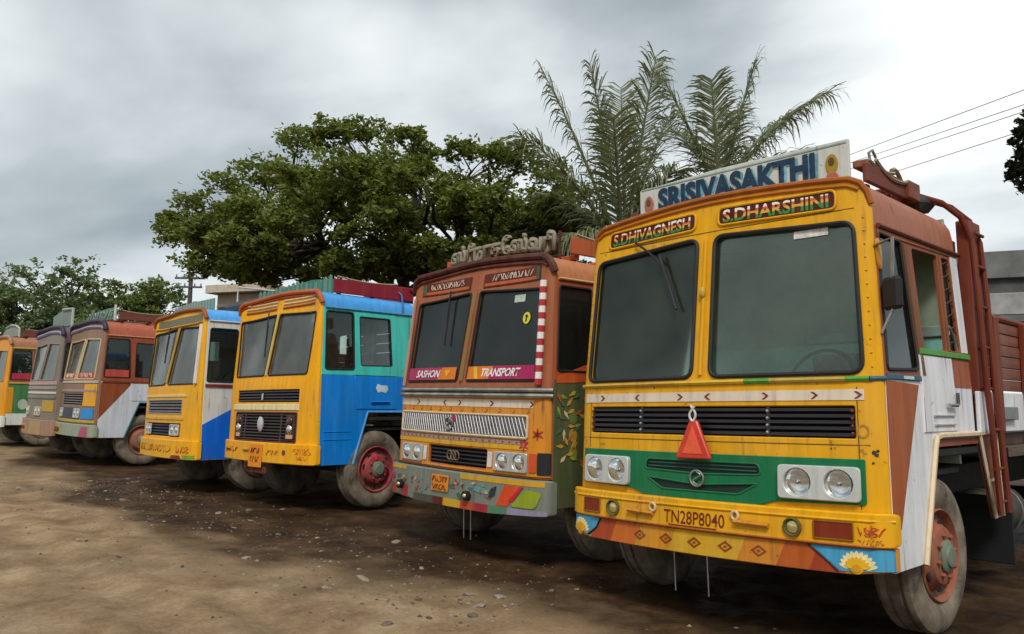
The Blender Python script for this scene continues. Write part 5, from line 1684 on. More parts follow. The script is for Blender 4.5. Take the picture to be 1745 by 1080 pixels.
# ================================================================== trucks 5, 6, 7: farther down the row
def truck_five():
    C = Cab('truck', 'truck with rust brown cab, white diagonal skirt and teal roof board', (-15.25, 0.30, 0.02), -0.005, 0, -0.01, 0.06, 0.18, 0.09, 0.3)
    BR = paint('94492a', 0.42, 0.3)
    win = rpoly([(0.06, 1.70), (1.05, 1.70), (1.05, 2.50), (0.06, 2.54)], 0.05)
    wl = mir(win)
    front_shell(C, paint('8a6a58', 0.42, 0.35), [win, wl], [rrect(-0.85, 1.18, 0.6, 1.40, 0.015)], 0.80)
    for w_ in (win, wl):
        windscreen(C, w_, paint('c9b48a', 0.5), r=0.016, mat=glass((0.92, 0.93, 0.88), 0.11, 'pale_sheen_screen', (0.50, 0.50, 0.44), 1.9))
        C.fplate('banner', [(p, z) for p, z in ((min(x for x, _ in w_) + 0.03, 1.72), (max(x for x, _ in w_) - 0.03, 1.72), (max(x for x, _ in w_) - 0.03, 1.84), (min(x for x, _ in w_) + 0.03, 1.84))], paint('a84a38', 0.45, 0.25), (), 0.002, 0.004, 0)
    strokes(C, 0.2, 0.9, 1.74, 1.82, 7, paint('d8c2b4', 0.5, 0.35), C.root, 0.006, 61)
    strokes(C, -0.9, -0.2, 1.74, 1.82, 7, paint('d8c2b4', 0.5, 0.35), C.root, 0.006, 62)
    grille(C, -0.84, 1.19, 0.59, 1.39, simple('grille_dark', (0.02, 0.012, 0.012), 0.8), simple('slat_grey', (0.16, 0.15, 0.16), 0.45), 4, 0.02, 0.01, 0.04)
    C.fplate('yellow_panel', rrect(0.64, 1.16, 1.17, 1.60, 0.02), paint('e0a018', 0.42, 0.2), (), 0.012, 0.012, 0.004)
    for z, c in ((1.62, 'b9aa98'), (1.44, '9a8a7c'), (0.83, 'b59a3a')):
        C.fplate('moulding', [(-1.18, z), (1.18, z), (1.18, z + 0.05), (-1.18, z + 0.05)], paint(c, 0.45, 0.3), (), 0.016, 0.016, 0.005)
    mark(C, 'navy_panel', rrect(-0.9, 0.90, 0.55, 1.12, 0.02), paint('1f2c4a', 0.4, 0.25), 0.008)
    headlight(C, 0.22, 0.915, 0.55, 1.11, paint('b9bcb8', 0.3, 0.2, 0.3), 2, 0.025, 0.02)
    headlight(C, -0.95, 0.915, -0.62, 1.11, paint('b9bcb8', 0.3, 0.2, 0.3), 2, 0.025, 0.02)
    mark(C, 'blue_panel', rrect(0.62, 0.91, 1.14, 1.12, 0.02), paint('1f88c8', 0.4, 0.15), 0.012)
    B = bumper(C, 0.55, 0.80, paint('8f9a86', 0.42, 0.3), 0.06)
    mark(C, 'pink_patch', [(0.75, 0.56), (1.1, 0.56), (1.1, 0.76), (0.85, 0.76)], paint('a8506a', 0.42, 0.3), 0.064, B)
    mark(C, 'yellow_patch', [(-1.1, 0.56), (-0.35, 0.56), (-0.35, 0.75), (-1.1, 0.75)], paint('b58f2a', 0.42, 0.3), 0.064, B)
    strokes(C, -1.0, -0.45, 0.60, 0.70, 6, paint('5a3a1c', 0.5), B, 0.068, 71)
    lip(C, paint('2a2038', 0.42, 0.25), 0.05, 0.012)
    C.ftube('visor_strip', [(x * 0.985, z - 0.12) for x, z in full_profile(C.rz)[3:-3]], 0.035, paint('8d8aa0', 0.4, 0.25), 0.01, False)
    sides(C, BR, paint('cfd3da', 0.42, 0.22), 1.66, 0.55, None, [(0.76, 1.76), (1.30, 1.76), (1.27, 2.46), (0.76, 2.46)], (0.62, 0.88), BLACK, 1.68, None, True, paint('7a3826', 0.45, 0.2), paint('3a7a80', 0.45, 0.2))
    smark(C, 'brown_flash', [(C.yF(0.95), 0.92), (0.72, 1.64), (C.yF(1.64), 1.64)], paint('8f4422', 0.42, 0.25), 0.004)
    smark(C, 'banner', [(C.yF(1.80) + 0.05, 1.76), (0.64, 1.76), (0.64, 1.90), (C.yF(1.90) + 0.05, 1.90)], paint('b8483a', 0.45, 0.25), 0.004)
    tube('pillar_beading', [C.F(0.0, 1.66 + k * 0.08, 0.006) for k in range(12)], 0.022, paint('b5a07a', 0.45, 0.3), C.root)
    roof(C, paint('b8634a', 0.4, 0.3))
    gutter(C, paint('c98a6a', 0.45, 0.25))
    RK = rack(C, wood('8a4a30', 'rack_wood'), 0.42, 1.66, 2.92, 0.16, 1.03)
    interior(C, '2a2624', simple('dark_lining', (0.05, 0.055, 0.05), 0.8, var=0.3), simple('dark_dash', (0.03, 0.03, 0.03), 0.6))
    SB = cut_board(C, 'roof_board', [(-0.95, 2.93), (1.0, 2.93), (1.0, 3.17), (0.3, 3.17), (-0.5, 3.13), (-0.95, 3.05)], 0.36, paint('4f8a7c', 0.5, 0.4), 0.02)
    tube('board_frame', [(1.0, 0.35, 2.90), (1.0, 0.35, 3.22)], 0.025, paint('d0cabb', 0.45), SB)
    strokes_board(C, SB, -0.8, 0.9, 2.98, 3.12, 9, 0.35, paint('a8b8ae', 0.5, 0.3))
    cargo(C, wood('8a4b36', 'cargo_wood'), paint('74301f', 0.55, 0.35), paint('b9b4a8', 0.5, 0.4), 2.02, 8.0, 1.28, 2.13, 6)
    wheel(C, 1.15, 1.0, 0.50, '9a5a48', 1, 0, nuts=False)
    wheel(C, 1.15, 1.0, 0.50, '9a5a48', -1, 0, detail=False, nuts=False)
    underbody(C)


def strokes_board(C, parent, x0, x1, z0, z1, n, y, mat):
    R = random.Random(n)
    wd = (x1 - x0) / n
    for k in range(n):
        xc = x0 + wd * (k + 0.5)
        ph, sp = R.uniform(0, 6.3), R.uniform(3.2, 5.6)
        pts = [(xc + wd * 0.38 * math.cos(ph + sp * i / 8), y - 0.002, z0 + (z1 - z0) * (0.5 + 0.5 * math.sin((ph + sp * i / 8) * 1.3))) for i in range(9)]
        tube('brush_mark', pts, 0.011, mat, parent, 4)


def truck_six():
    C = Cab('truck', 'grey and purple truck with pale roof board beside the rust brown truck', (-17.55, 0.20, 0), -0.02, 0, 0, 0.06, 0.18, 0.09, 0.3)
    win = rpoly([(0.06, 1.70), (1.05, 1.70), (1.05, 2.50), (0.06, 2.54)], 0.05)
    wl = mir(win)
    front_shell(C, paint('7d7468', 0.42, 0.35), [win, wl], [], 0.80)
    for w_ in (win, wl):
        windscreen(C, w_, paint('8a7a70', 0.5), r=0.016, mat=glass((0.92, 0.93, 0.88), 0.11, 'pale_sheen_screen', (0.50, 0.50, 0.44), 1.9))
    for z, c, h in ((1.60, 'b08a84', 0.08), (1.50, '8f8c88', 0.07), (1.40, 'd0ccc0', 0.05), (1.30, '77756c', 0.07)):
        C.fplate('moulding', [(-1.18, z), (1.18, z), (1.18, z + h), (-1.18, z + h)], paint(c, 0.4, 0.25), (), 0.02, 0.02, 0.006)
    C.fplate('yellow_panel', rrect(0.55, 1.02, 1.15, 1.26, 0.02), paint('b8932a', 0.42, 0.3), (), 0.012, 0.012, 0.004)
    headlight(C, 0.05, 0.92, 0.50, 1.12, paint('b9b29a', 0.3, 0.2, 0.3), 2, 0.025, 0.02)
    headlight(C, -1.0, 0.92, -0.55, 1.12, paint('b9b29a', 0.3, 0.2, 0.3), 2, 0.025, 0.02)
    B = bumper(C, 0.50, 0.84, paint('9a7a68', 0.42, 0.35), 0.07)
    mark(C, 'number_plate', rrect(-1.0, 0.56, -0.35, 0.72, 0.01), paint('cf8f1e', 0.42, 0.2), 0.074, B)
    strokes(C, -0.95, -0.4, 0.60, 0.68, 6, paint('5a3a1c', 0.5), B, 0.078, 81)
    mark(C, 'tan_patch', [(0.0, 0.52), (0.8, 0.52), (0.8, 0.80), (0.1, 0.80)], paint('a88a5c', 0.42, 0.3), 0.074, B)
    lip(C, paint('2a2240', 0.42, 0.25), 0.05, 0.012)
    C.ftube('visor_strip', [(x * 0.985, z - 0.12) for x, z in full_profile(C.rz)[3:-3]], 0.04, paint('9088a8', 0.4, 0.25), 0.01, False)
    sides(C, paint('5f4a5c', 0.42, 0.3), paint('8a7a68', 0.42, 0.3), 1.66, 0.55)
    roof(C, paint('6f5a6a', 0.4, 0.3))
    interior(C, '2a2624', simple('dark_lining', (0.05, 0.055, 0.05), 0.8, var=0.3))
    SB = cut_board(C, 'roof_board', rpoly([(-0.75, 2.93), (0.95, 2.93), (0.95, 3.28), (0.1, 3.32), (-0.75, 3.22)], 0.05), 0.36, paint('7d8f8a', 0.5, 0.35), 0.02)
    tube('board_frame', [(0.95, 0.35, 2.80), (0.95, 0.35, 3.30), (0.1, 0.35, 3.33)], 0.03, paint('a8b4ac', 0.45), SB)
    cargo(C, wood('8a4b36', 'cargo_wood'), paint('74301f', 0.55, 0.35), None, 2.02, 8.0, 1.28, 2.13, 6)
    wheel(C, 1.15, 1.0, 0.50, '6a4a38', 1, 0, nuts=False, detail=False)
    wheel(C, 1.15, 1.0, 0.50, '6a4a38', -1, 0, detail=False, nuts=False)
    underbody(C)


def truck_seven():
    C = Cab('truck', 'truck with green and yellow lower cab, pink rear panel and arched grey roof board', (-22.7, 0.30, 0), 0, 0, 0, 0.06, 0.15, 0.09, 0.3)
    YL = paint('dd9518', 0.42, 0.2)
    win = rpoly([(0.06, 1.70), (1.05, 1.70), (1.05, 2.50), (0.06, 2.54)], 0.05)
    wl = mir(win)
    front_shell(C, YL, [win, wl], [], 0.80)
    for w_ in (win, wl):
        windscreen(C, w_, paint('a87a5a', 0.5), r=0.016, mat=glass((0.92, 0.93, 0.88), 0.11, 'pale_sheen_screen', (0.50, 0.50, 0.44), 1.9))
    grille(C, -0.8, 1.2, 0.8, 1.4, simple('grille_back', (0.006, 0.006, 0.007), 0.9), simple('slat_grey', (0.16, 0.15, 0.16), 0.45), 4, 0.02, 0.01, 0.0)
    headlight(C, 0.5, 0.9, 0.95, 1.1, paint('b9b29a', 0.3, 0.2, 0.3), 2, 0.025, 0.02)
    headlight(C, -0.95, 0.9, -0.5, 1.1, paint('b9b29a', 0.3, 0.2, 0.3), 2, 0.025, 0.02)
    bumper(C, 0.5, 0.80, paint('cfd0c8', 0.42, 0.25), 0.05)
    lip(C, paint('a8745a', 0.42, 0.25), 0.05, 0.012)
    sides(C, paint('8a5a48', 0.42, 0.3), paint('3f7f4c', 0.42, 0.25), 1.66, 0.55, None, None, (0.62, 0.88), BLACK, 1.68, None, True, paint('c99a4a', 0.45, 0.2), paint('c98a78', 0.45, 0.2))
    smark(C, 'white_flash', [(C.yF(0.57), 0.56), (0.60, 0.56), (0.72, 0.86), (C.yF(0.86), 0.86)], paint('dcdcd6', 0.42, 0.2), 0.004)
    smark(C, 'yellow_panel', [(C.yF(0.88), 0.88), (0.26, 0.88), (0.26, 1.55), (C.yF(1.55), 1.55)], YL, 0.004)
    smark(C, 'white_flower', circ(0.50, 1.10, 0.12, 12, 0.14), paint('b9c4b4', 0.42, 0.3), 0.004)
    smark(C, 'red_banner', [(C.yF(1.8) + 0.06, 1.76), (0.64, 1.76), (0.64, 1.92), (C.yF(1.9) + 0.06, 1.92)], paint('b8284a', 0.42, 0.2), 0.004)
    smark(C, 'pink_panel', [(1.34, 1.70), (1.67, 1.70), (1.67, 2.50), (1.34, 2.50)], paint('a0607c', 0.42, 0.25), 0.004)
    roof(C, paint('b07a5a', 0.4, 0.3))
    gutter(C, paint('b0a03a', 0.45, 0.25), r=0.025)
    RK = rack(C, wood('7a4a2c', 'rack_wood'), 0.42, 1.66, 2.92, 0.16, 1.03)
    interior(C, '8a2030', simple('dark_lining', (0.05, 0.055, 0.05), 0.8, var=0.3))
    SB = cut_board(C, 'roof_board', [(-0.9, 2.93), (0.95, 2.93), (0.95, 3.12), (0.5, 3.22), (0.0, 3.25), (-0.5, 3.20), (-0.9, 3.08)], 0.36, paint('8a9a90', 0.5, 0.4), 0.02)
    tube('board_frame', [(0.95, 0.35, 2.90), (0.95, 0.35, 3.13), (0.5, 0.35, 3.23), (0.0, 0.35, 3.26), (-0.5, 0.35, 3.21)], 0.025, paint('b0b8ac', 0.45), SB)
    cargo(C, wood('8a4b36', 'cargo_wood'), paint('74301f', 0.55, 0.35), paint('3f6f4c', 0.5, 0.4), 2.02, 8.0, 1.28, 2.13, 6)
    wheel(C, 1.15, 1.0, 0.50, '6a4a38', 1, 0, nuts=False)
    wheel(C, 1.15, 1.0, 0.50, '6a4a38', -1, 0, detail=False, nuts=False)
    underbody(C)


truck_five()
truck_six()
truck_seven()


# ================================================================== trees
def leaf_mat(name, dark, light, trans=0.35):
    mt, nt, b = newmat(name)
    nt.nodes.remove(b)
    out = nt.nodes['Material Output']
    ge = N(nt, 'ShaderNodeNewGeometry')
    tcn = N(nt, 'ShaderNodeTexCoord')
    cn = N(nt, 'ShaderNodeTexNoise', i_Scale=0.9, i_Detail=3.0)
    L(nt, tcn.outputs['Object'], cn.inputs['Vector'])
    rv = mth(nt, 'ADD', mth(nt, 'MULTIPLY', ge.outputs['Random Per Island'], 0.65), mth(nt, 'MULTIPLY', mth(nt, 'SUBTRACT', cn.outputs[0], 0.32), 1.1), True)
    r = ramp(nt, rv, [(0.0, dark), (1.0, light)])
    df = N(nt, 'ShaderNodeBsdfPrincipled', i_Roughness=0.6)
    df.inputs['Specular IOR Level'].default_value = 0.25
    tr = N(nt, 'ShaderNodeBsdfTranslucent')
    L(nt, r.outputs[0], df.inputs['Base Color'])
    tcol = mixc(nt, 1.0, r.outputs[0], (1.3, 1.4, 0.7), 'MULTIPLY')
    L(nt, tcol, tr.inputs[0])
    mx = N(nt, 'ShaderNodeMixShader')
    mx.inputs[0].default_value = trans
    L(nt, df.outputs[0], mx.inputs[1])
    L(nt, tr.outputs[0], mx.inputs[2])
    L(nt, mx.outputs[0], out.inputs[0])
    return mt


BARK = simple('bark', (0.045, 0.036, 0.028), 0.9, bump=0.6, var=0.5, scale=7)
LEAF_RAIN = leaf_mat('rain_tree_leaf', (0.055, 0.078, 0.016), (0.235, 0.265, 0.06), 0.35)
LEAF_BG = leaf_mat('shrub_leaf', (0.06, 0.095, 0.045), (0.22, 0.27, 0.13), 0.35)
LEAF_BG2 = leaf_mat('dense_leaf', (0.05, 0.085, 0.025), (0.20, 0.25, 0.075), 0.35)
LEAF_DARK = leaf_mat('dark_leaf', (0.012, 0.018, 0.008), (0.04, 0.05, 0.02), 0.15)
LEAF_PALM = leaf_mat('palm_leaf', (0.085, 0.10, 0.05), (0.28, 0.30, 0.18), 0.3)


class Leaves:
    def __init__(s, seed):
        s.v, s.f = [], []
        s.R = random.Random(seed)

    def leaf(s, c, ln, wd, up_bias=0.5):
        R = s.R
        d = Vector((R.gauss(0, 1), R.gauss(0, 1), R.gauss(0, 0.5))).normalized()
        n = Vector((R.gauss(0, 1), R.gauss(0, 1), R.gauss(0, 1) + up_bias * 2)).normalized()
        sd_ = d.cross(n)
        if sd_.length < 1e-3:
            return
        sd_.normalize()
        n = sd_.cross(d)
        i = len(s.v)
        s.v += [c - d * ln * 0.5, c + sd_ * wd * 0.5 - n * wd * 0.15, c + d * ln * 0.5, c - sd_ * wd * 0.5 - n * wd * 0.15]
        s.f += [(i, i + 1, i + 2, i + 3)]

    def cluster(s, c, r, n, ln, wd, flat=0.6):
        for _ in range(n):
            p = Vector((s.R.gauss(0, 1), s.R.gauss(0, 1), s.R.gauss(0, flat))) * r * 0.55
            k = s.R.uniform(0.7, 1.3)
            s.leaf(c + p, ln * k, wd * k)

    def build(s, name, mat, parent):
        me = bpy.data.meshes.new(name)
        me.from_pydata([tuple(v) for v in s.v], [], s.f)
        o = link(name, me, mat, parent, 0)
        return o


def limb(bm, a, b, r0, r1, seed, wig=0.12, seg=6):
    R = random.Random(seed)
    a, b = Vector(a), Vector(b)
    ln = (b - a).length
    pts, rad = [], []
    off = Vector((0, 0, 0))
    for i in range(seg + 1):
        t = i / seg
        if 0 < i < seg:
            off = Vector((R.gauss(0, 1), R.gauss(0, 1), R.gauss(0, 0.6))) * wig * ln * 0.35
        else:
            off = Vector((0, 0, 0))
        p = a.lerp(b, t) + off
        p.z += 0.10 * ln * math.sin(math.pi * t) * (1 if b.z > a.z else 0)
        pts.append(p)
        rad.append(r0 + (r1 - r0) * t)
    add_tube(bm, pts, rad, 6)
    return pts


def pad_tree(name, label, cat, base, fork, pads, leafmat, seed, per_pad=26, per_cl=26, ln=0.17, wd=0.095, trunk_r=0.32, flat=0.5, group=None, gap=0.0):
    """spreading tree: limbs run from the fork to foliage pads; each pad holds many leaf clusters"""
    R = random.Random(seed)
    root = empty(name, base)
    tag(root, label, cat, group)
    inv = -Vector(base)
    bm = bmesh.new()
    base = Vector(base)
    fork = Vector(fork)
    limb(bm, base + inv - Vector((0, 0, 0.15)), fork + inv, trunk_r, trunk_r * 0.75, seed, 0.05)
    nodes = []
    mains = sorted(pads, key=lambda p: -p[1])[:max(5, len(pads) // 6)]
    k = 0
    arms = []
    for i in range(7):
        p = pads[int((i + 0.5) * len(pads) / 7)][0]
        tgt = fork.lerp(p, 0.6)
        pts = limb(bm, fork + inv, tgt + inv, trunk_r * 0.5, trunk_r * 0.22, seed + i, 0.16, 7)
        arms += pts[2:]
    Lf = Leaves(seed)
    for j, (c, r) in enumerate(pads):
        near = min(arms, key=lambda q: (q - inv - c).length)
        pts = limb(bm, near, c + inv - Vector((0, 0, r * 0.25)), 0.055 + 0.02 * r, 0.02, seed * 3 + j, 0.14, 5)
        for t in range(int(per_pad * R.uniform(0.65, 1.25))):
            d = Vector((R.gauss(0, 1), R.gauss(0, 1), R.gauss(0, 1))).normalized() * (R.random() ** 0.45)
            q = c + Vector((d.x * r, d.y * r, d.z * r * flat + r * 0.08))
            if t % 3 == 0:
                limb(bm, pts[3] if t % 2 else pts[-1], q + inv, 0.016, 0.006, seed + t * 7 + j, 0.12, 3)
            Lf.cluster(q + inv, r * 0.30, int(per_cl * R.uniform(0.6, 1.3)), ln, wd)
    bm_obj('trunk', bm, BARK, root, 60)
    Lf.build('crown', leafmat, root)
    return root


# big spreading tree behind the row
def rain_tree():
    D = 25.0
    sc = D / F_PX
    P = [(300, 402, 38), (285, 378, 22), (330, 348, 40), (385, 312, 42), (447, 288, 42), (508, 242, 40), (560, 228, 36), (605, 222, 34), (655, 232, 36), (700, 232, 26), (722, 262, 34),
         (788, 256, 34), (838, 268, 38), (890, 272, 40), (938, 300, 44), (975, 340, 46), (1000, 385, 40), (360, 385, 46), (425, 352, 50), (495, 312, 56), (565, 288, 56), (635, 285, 56), (700, 305, 54), (772, 318, 52), (845, 330, 54), (915, 352, 50),
         (400, 420, 42), (470, 395, 52), (545, 368, 56), (620, 355, 58), (695, 368, 56), (770, 378, 54), (840, 392, 50), (910, 402, 46), (960, 420, 40), (345, 425, 30), (440, 448, 34), (515, 432, 40), (590, 420, 44), (670, 425, 44), (750, 430, 42), (820, 440, 36), (880, 440, 34), (425, 470, 26), (560, 455, 28), (960, 385, 44), (655, 320, 50), (520, 345, 50), (800, 350, 48), (480, 462, 24), (610, 462, 26), (660, 468, 24), (705, 460, 28), (740, 470, 22), (785, 462, 26), (850, 455, 26), (920, 435, 30), (640, 440, 26), (380, 448, 22), (450, 425, 38), (500, 450, 34), (545, 440, 34), (585, 452, 30), (625, 455, 34), (690, 448, 34), (725, 440, 34), (770, 450, 34), (815, 430, 38), (870, 425, 40), (410, 452, 26), (355, 405, 38), (320, 385, 34), (890, 460, 26), (940, 452, 30), (460, 478, 20), (530, 472, 22)]
    R = random.Random(5)
    pads = []
    for u, v, r in P:
        d = D + R.uniform(-2.6, 2.6)
        pads.append((px(u, v, d), r * d / F_PX * 1.02))
    for u, v, r in P[17:35]:
        d = D + R.choice((-1, 1)) * R.uniform(2.2, 4.4)
        pads.append((px(u + R.uniform(-25, 25), v + R.uniform(-18, 18), d), r * 0.8 * d / F_PX))
    for k in range(58):
        u = R.uniform(330, 985)
        top = 255 + 0.0011 * (u - 640) ** 2 * (1.15 if u < 640 else 0.62)
        v = R.uniform(top + 25, 466)
        d = D + R.uniform(-3.4, 3.4)
        pads.append((px(u, v, d), R.uniform(22, 44) * d / F_PX))
    b = px(690, 480, D)
    base = Vector((b.x, b.y, 0.0))
    fork = px(692, 505, D)
    pad_tree('spreading_tree', 'broad spreading green tree rising behind the yellow and blue truck', 'tree', base, fork, pads, LEAF_RAIN, 11, 28, 30, 0.17, 0.085, 0.25, 0.66)


rain_tree()


def bush(name, label, u, v, depth, rx, rz, leafmat, seed, n=900, ln=0.26, group=None):
    """distant broadleaf tree with an uneven crown"""
    c = px(u, v, depth)
    base = Vector((c.x, c.y, 0))
    R = random.Random(seed)
    pads = []
    for k in range(22):
        d = Vector((R.gauss(0, 1), R.gauss(0, 1), R.gauss(0, 1))).normalized() * (R.random() ** 0.4)
        pads.append((c + Vector((d.x * rx, d.y * rx, d.z * rz)), R.uniform(0.28, 0.5) * rx))
    # low skirt so that the crown comes down behind the vehicles
    for k in range(12):
        q = R.uniform(0, 6.3)
        pads.append((Vector((c.x + math.cos(q) * rx * 0.7, c.y + math.sin(q) * rx * 0.7, R.uniform(1.2, max(1.6, c.z - rz * 0.6)))), 0.4 * rx))
    return pad_tree(name, label, 'tree', base, Vector((c.x, c.y, max(1.5, c.z - rz))), pads, leafmat, seed, 16, 12, ln, ln * 0.6, 0.22, 0.8, group)


bush('leafy_tree', 'grey green bushy tree at the far end behind the last truck', 30, 540, 44, 2.6, 2.0, LEAF_BG, 21)
bush('leafy_tree', 'tall loose grey green tree with twiggy top beyond the last truck', 100, 505, 46, 2.4, 2.2, LEAF_BG, 22)
bush('leafy_tree', 'mid green round tree between the twiggy tree and the olive tree', 180, 525, 50, 2.3, 1.7, LEAF_BG2, 23)
bush('leafy_tree', 'olive domed tree behind the rust brown truck near the power pole', 262, 520, 48, 2.2, 1.8, LEAF_BG2, 24)
bush('leafy_tree', 'low dark green tree under the twiggy tree, behind the grey truck', 140, 575, 40, 2.2, 1.4, LEAF_BG, 25)
bush('leafy_tree', 'green tree at the edge of the yard behind the green truck', -60, 545, 46, 2.8, 2.2, LEAF_BG, 26)


# tree whose branch hangs in beside the overpass
def edge_tree():
    D = 17.0
    pads = [(px(u, v, D + dd), r * D / F_PX) for u, v, r, dd in ((1742, 225, 24, 0), (1752, 262, 30, 0.3), (1728, 292, 20, -0.2), (1760, 310, 26, 0.2), (1800, 240, 60, 0.5), (1840, 290, 70, 1), (1880, 220, 70, 0), (1860, 350, 60, 0.6), (1765, 200, 26, 0.4), (1930, 290, 80, 0.3))]
    b = px(1900, 480, D)
    pad_tree('broadleaf_tree', 'dark leafy branch reaching in above the concrete overpass', 'tree', (b.x, b.y, 0), px(1895, 430, D), pads, LEAF_DARK, 31, 22, 22, 0.14, 0.08, 0.25, 0.9)


edge_tree()


# coconut palms
def frond(Lf, bm, o, tip, droop, R, n=84, wl=1.15):
    o, tip = Vector(o), Vector(tip)
    ctrl = o.lerp(tip, 0.5) + Vector((0, 0, droop * (tip - o).length))
    pts = []
    for i in range(15):
        t = i / 14
        pts.append(o * (1 - t) ** 2 + ctrl * 2 * t * (1 - t) + tip * t * t)
    add_tube(bm, pts, [0.055 * (1 - i / 14) + 0.010 for i in range(15)], 5)
    view = (o - CAM_POS).normalized()
    for i in range(n):
        t = 0.16 + 0.84 * i / (n - 1)
        p = o * (1 - t) ** 2 + ctrl * 2 * t * (1 - t) + tip * t * t
        tan = ((ctrl - o) * (1 - t) + (tip - ctrl) * t).normalized()
        sd0 = tan.cross(Vector((0, 0, 1)))
        if sd0.length < 0.15:
            sd0 = rt2.copy()
        sd0.normalize()
        nrm = sd0.cross(tan).normalized()
        ll = wl * (0.35 + 0.65 * math.sin(math.pi * (0.12 + 0.74 * t))) * R.uniform(0.8, 1.15)
        for sg in (-1, 1):
            if R.random() < 0.06:
                continue
            d = (sd0 * sg * R.uniform(0.65, 1.0) + tan * R.uniform(0.55, 0.9) + nrm * R.uniform(-0.2, 0.25)).normalized()
            a = p
            dr = R.uniform(0.2, 0.8)
            m1 = a + d * ll * 0.5
            m1.z -= 0.10 * dr * ll
            m2 = a + d * ll * 0.8
            m2.z -= 0.45 * dr * ll
            e = a + d * ll
            e.z -= ll * dr
            wv = d.cross(nrm)
            if wv.length < 1e-3:
                continue
            wv = (wv.normalized() + nrm * R.uniform(-0.5, 0.5)).normalized() * 0.022
            k = len(Lf.v)
            Lf.v += [a - wv * 0.5, a + wv * 0.5, m1 + wv, m1 - wv, m2 + wv * 0.7, m2 - wv * 0.7, e]
            Lf.f += [(k, k + 1, k + 2, k + 3), (k + 3, k + 2, k + 4, k + 5), (k + 5, k + 4, k + 6)]


def palm(label, cu, cv, depth, tips, seed, trunk_r=0.17):
    R = random.Random(seed)
    c = px(cu, cv, depth)
    root = empty('coconut_palm', (c.x, c.y, 0))
    tag(root, label, 'palm tree')
    inv = Vector((-c.x, -c.y, 0))
    bm = bmesh.new()
    n = 26
    pts = [Vector((0.12 * math.sin(i * 0.2), 0.05 * i / n, -0.1 + (c.z + 0.1) * i / n)) for i in range(n + 1)]
    add_tube(bm, pts, [trunk_r * (1.25 - 0.45 * i / n) * (1.06 if i % 2 else 0.97) for i in range(n + 1)], 10)
    bm_obj('trunk', bm, BARK, root, 60)
    Lf = Leaves(seed)
    bm = bmesh.new()
    for u, v, dd, dr in tips:
        tp = px(u, v, depth + dd)
        o = c + Vector((R.uniform(-0.08, 0.08), R.uniform(-0.08, 0.08), R.uniform(-0.25, 0.1)))
        frond(Lf, bm, o + inv, tp + inv, dr, R)
    bm_obj('rachis', bm, simple('frond_stalk', (0.11, 0.12, 0.05), 0.6), root, 60)
    Lf.build('fronds', LEAF_PALM, root)


palm('coconut palm with upright fronds rising between the brown truck and the yellow truck', 1062, 425, 21,
     [(925, 122, 0.6, 0.10), (1005, 108, 0.3, 0.05), (1118, 96, -0.4, 0.08), (1058, 150, 1.0, 0.03), (888, 232, -0.5, 0.22), (1140, 200, 0.8, 0.12), (935, 335, 1.4, 0.2), (960, 405, -1.0, 0.25), (1150, 290, -1.0, 0.2), (1045, 200, -1.6, 0.08)], 41)
palm('coconut palm with feathery fronds behind the white name board', 1225, 325, 22,
     [(1122, 122, 0.5, 0.10), (1212, 135, -0.3, 0.04), (1288, 104, 0.3, 0.08), (1408, 158, 0.2, 0.18), (1350, 190, 1.0, 0.15), (1385, 262, -0.6, 0.22), (1110, 330, -1.0, 0.25), (1250, 190, 1.4, 0.08), (1160, 225, 1.5, 0.12)], 42)


# ================================================================== overpass, building, pole, wires
def overpass():
    a = px(1640, 500, 38)
    b = px(2150, 492, 33)
    c = px(1290, 505, 42)
    d = (Vector((b.x, b.y, 0)) - Vector((c.x, c.y, 0)))
    ln = d.length
    d.normalize()
    nrm = Vector((-d.y, d.x, 0))
    z1 = px(1700, 429, 37.5).z
    z0 = px(1700, 546, 37.5).z
    H = z1 - z0
    root = empty('overpass', ((c.x + b.x) / 2 + nrm.x * 4.1, (c.y + b.y) / 2 + nrm.y * 4.1, 0))
    tag(root, 'grey concrete road overpass beyond the yellow truck', 'bridge')
    ang = math.atan2(d.y, d.x)
    root.rotation_euler = (0, 0, ang)
    con = simple('concrete', (0.15, 0.15, 0.142), 0.85, bump=0.25, var=0.3, scale=1.2)
    con2 = simple('concrete_pale', (0.33, 0.325, 0.31), 0.85, bump=0.25, var=0.25, scale=1.6)
    n = 8
    for k in range(n):   # parapet panels
        w_ = ln / n
        box('parapet', (-ln / 2 + w_ * (k + 0.5), -4.0, z1 - H * 0.20), (w_ - 0.03, 0.25, H * 0.40), con, root, None, 0.03)
    box('deck', (0, 0.5, z0 + H * 0.47), (ln, 8.8, H * 0.27), simple('concrete_dark', (0.09, 0.09, 0.085), 0.9, var=0.3, scale=1.5), root, None, 0.04)
    for y in (-3.6, -0.5, 2.6):
        box('girder', (0, y, z0 + H * 0.23), (ln, 0.7, H * 0.32), con2, root, None, 0.03)
    box('girder_flange', (0, -3.6, z0 + 0.03), (ln, 0.9, H * 0.10), con, root, None, 0.02)
    for k, x in enumerate((-ln * 0.42, ln * 0.38)):
        bm = bmesh.new()
        add_lathe(bm, [(0, 0.85), (z0 - 1.6, 0.85)], 20, 'Z', (x, 0, 0))
        bm_obj('pier', bm, con2, root)
        box('pier_cap', (x, 0, z0 - 0.85), (1.9, 7.6, 1.5), con2, root, None, 0.08)


overpass()


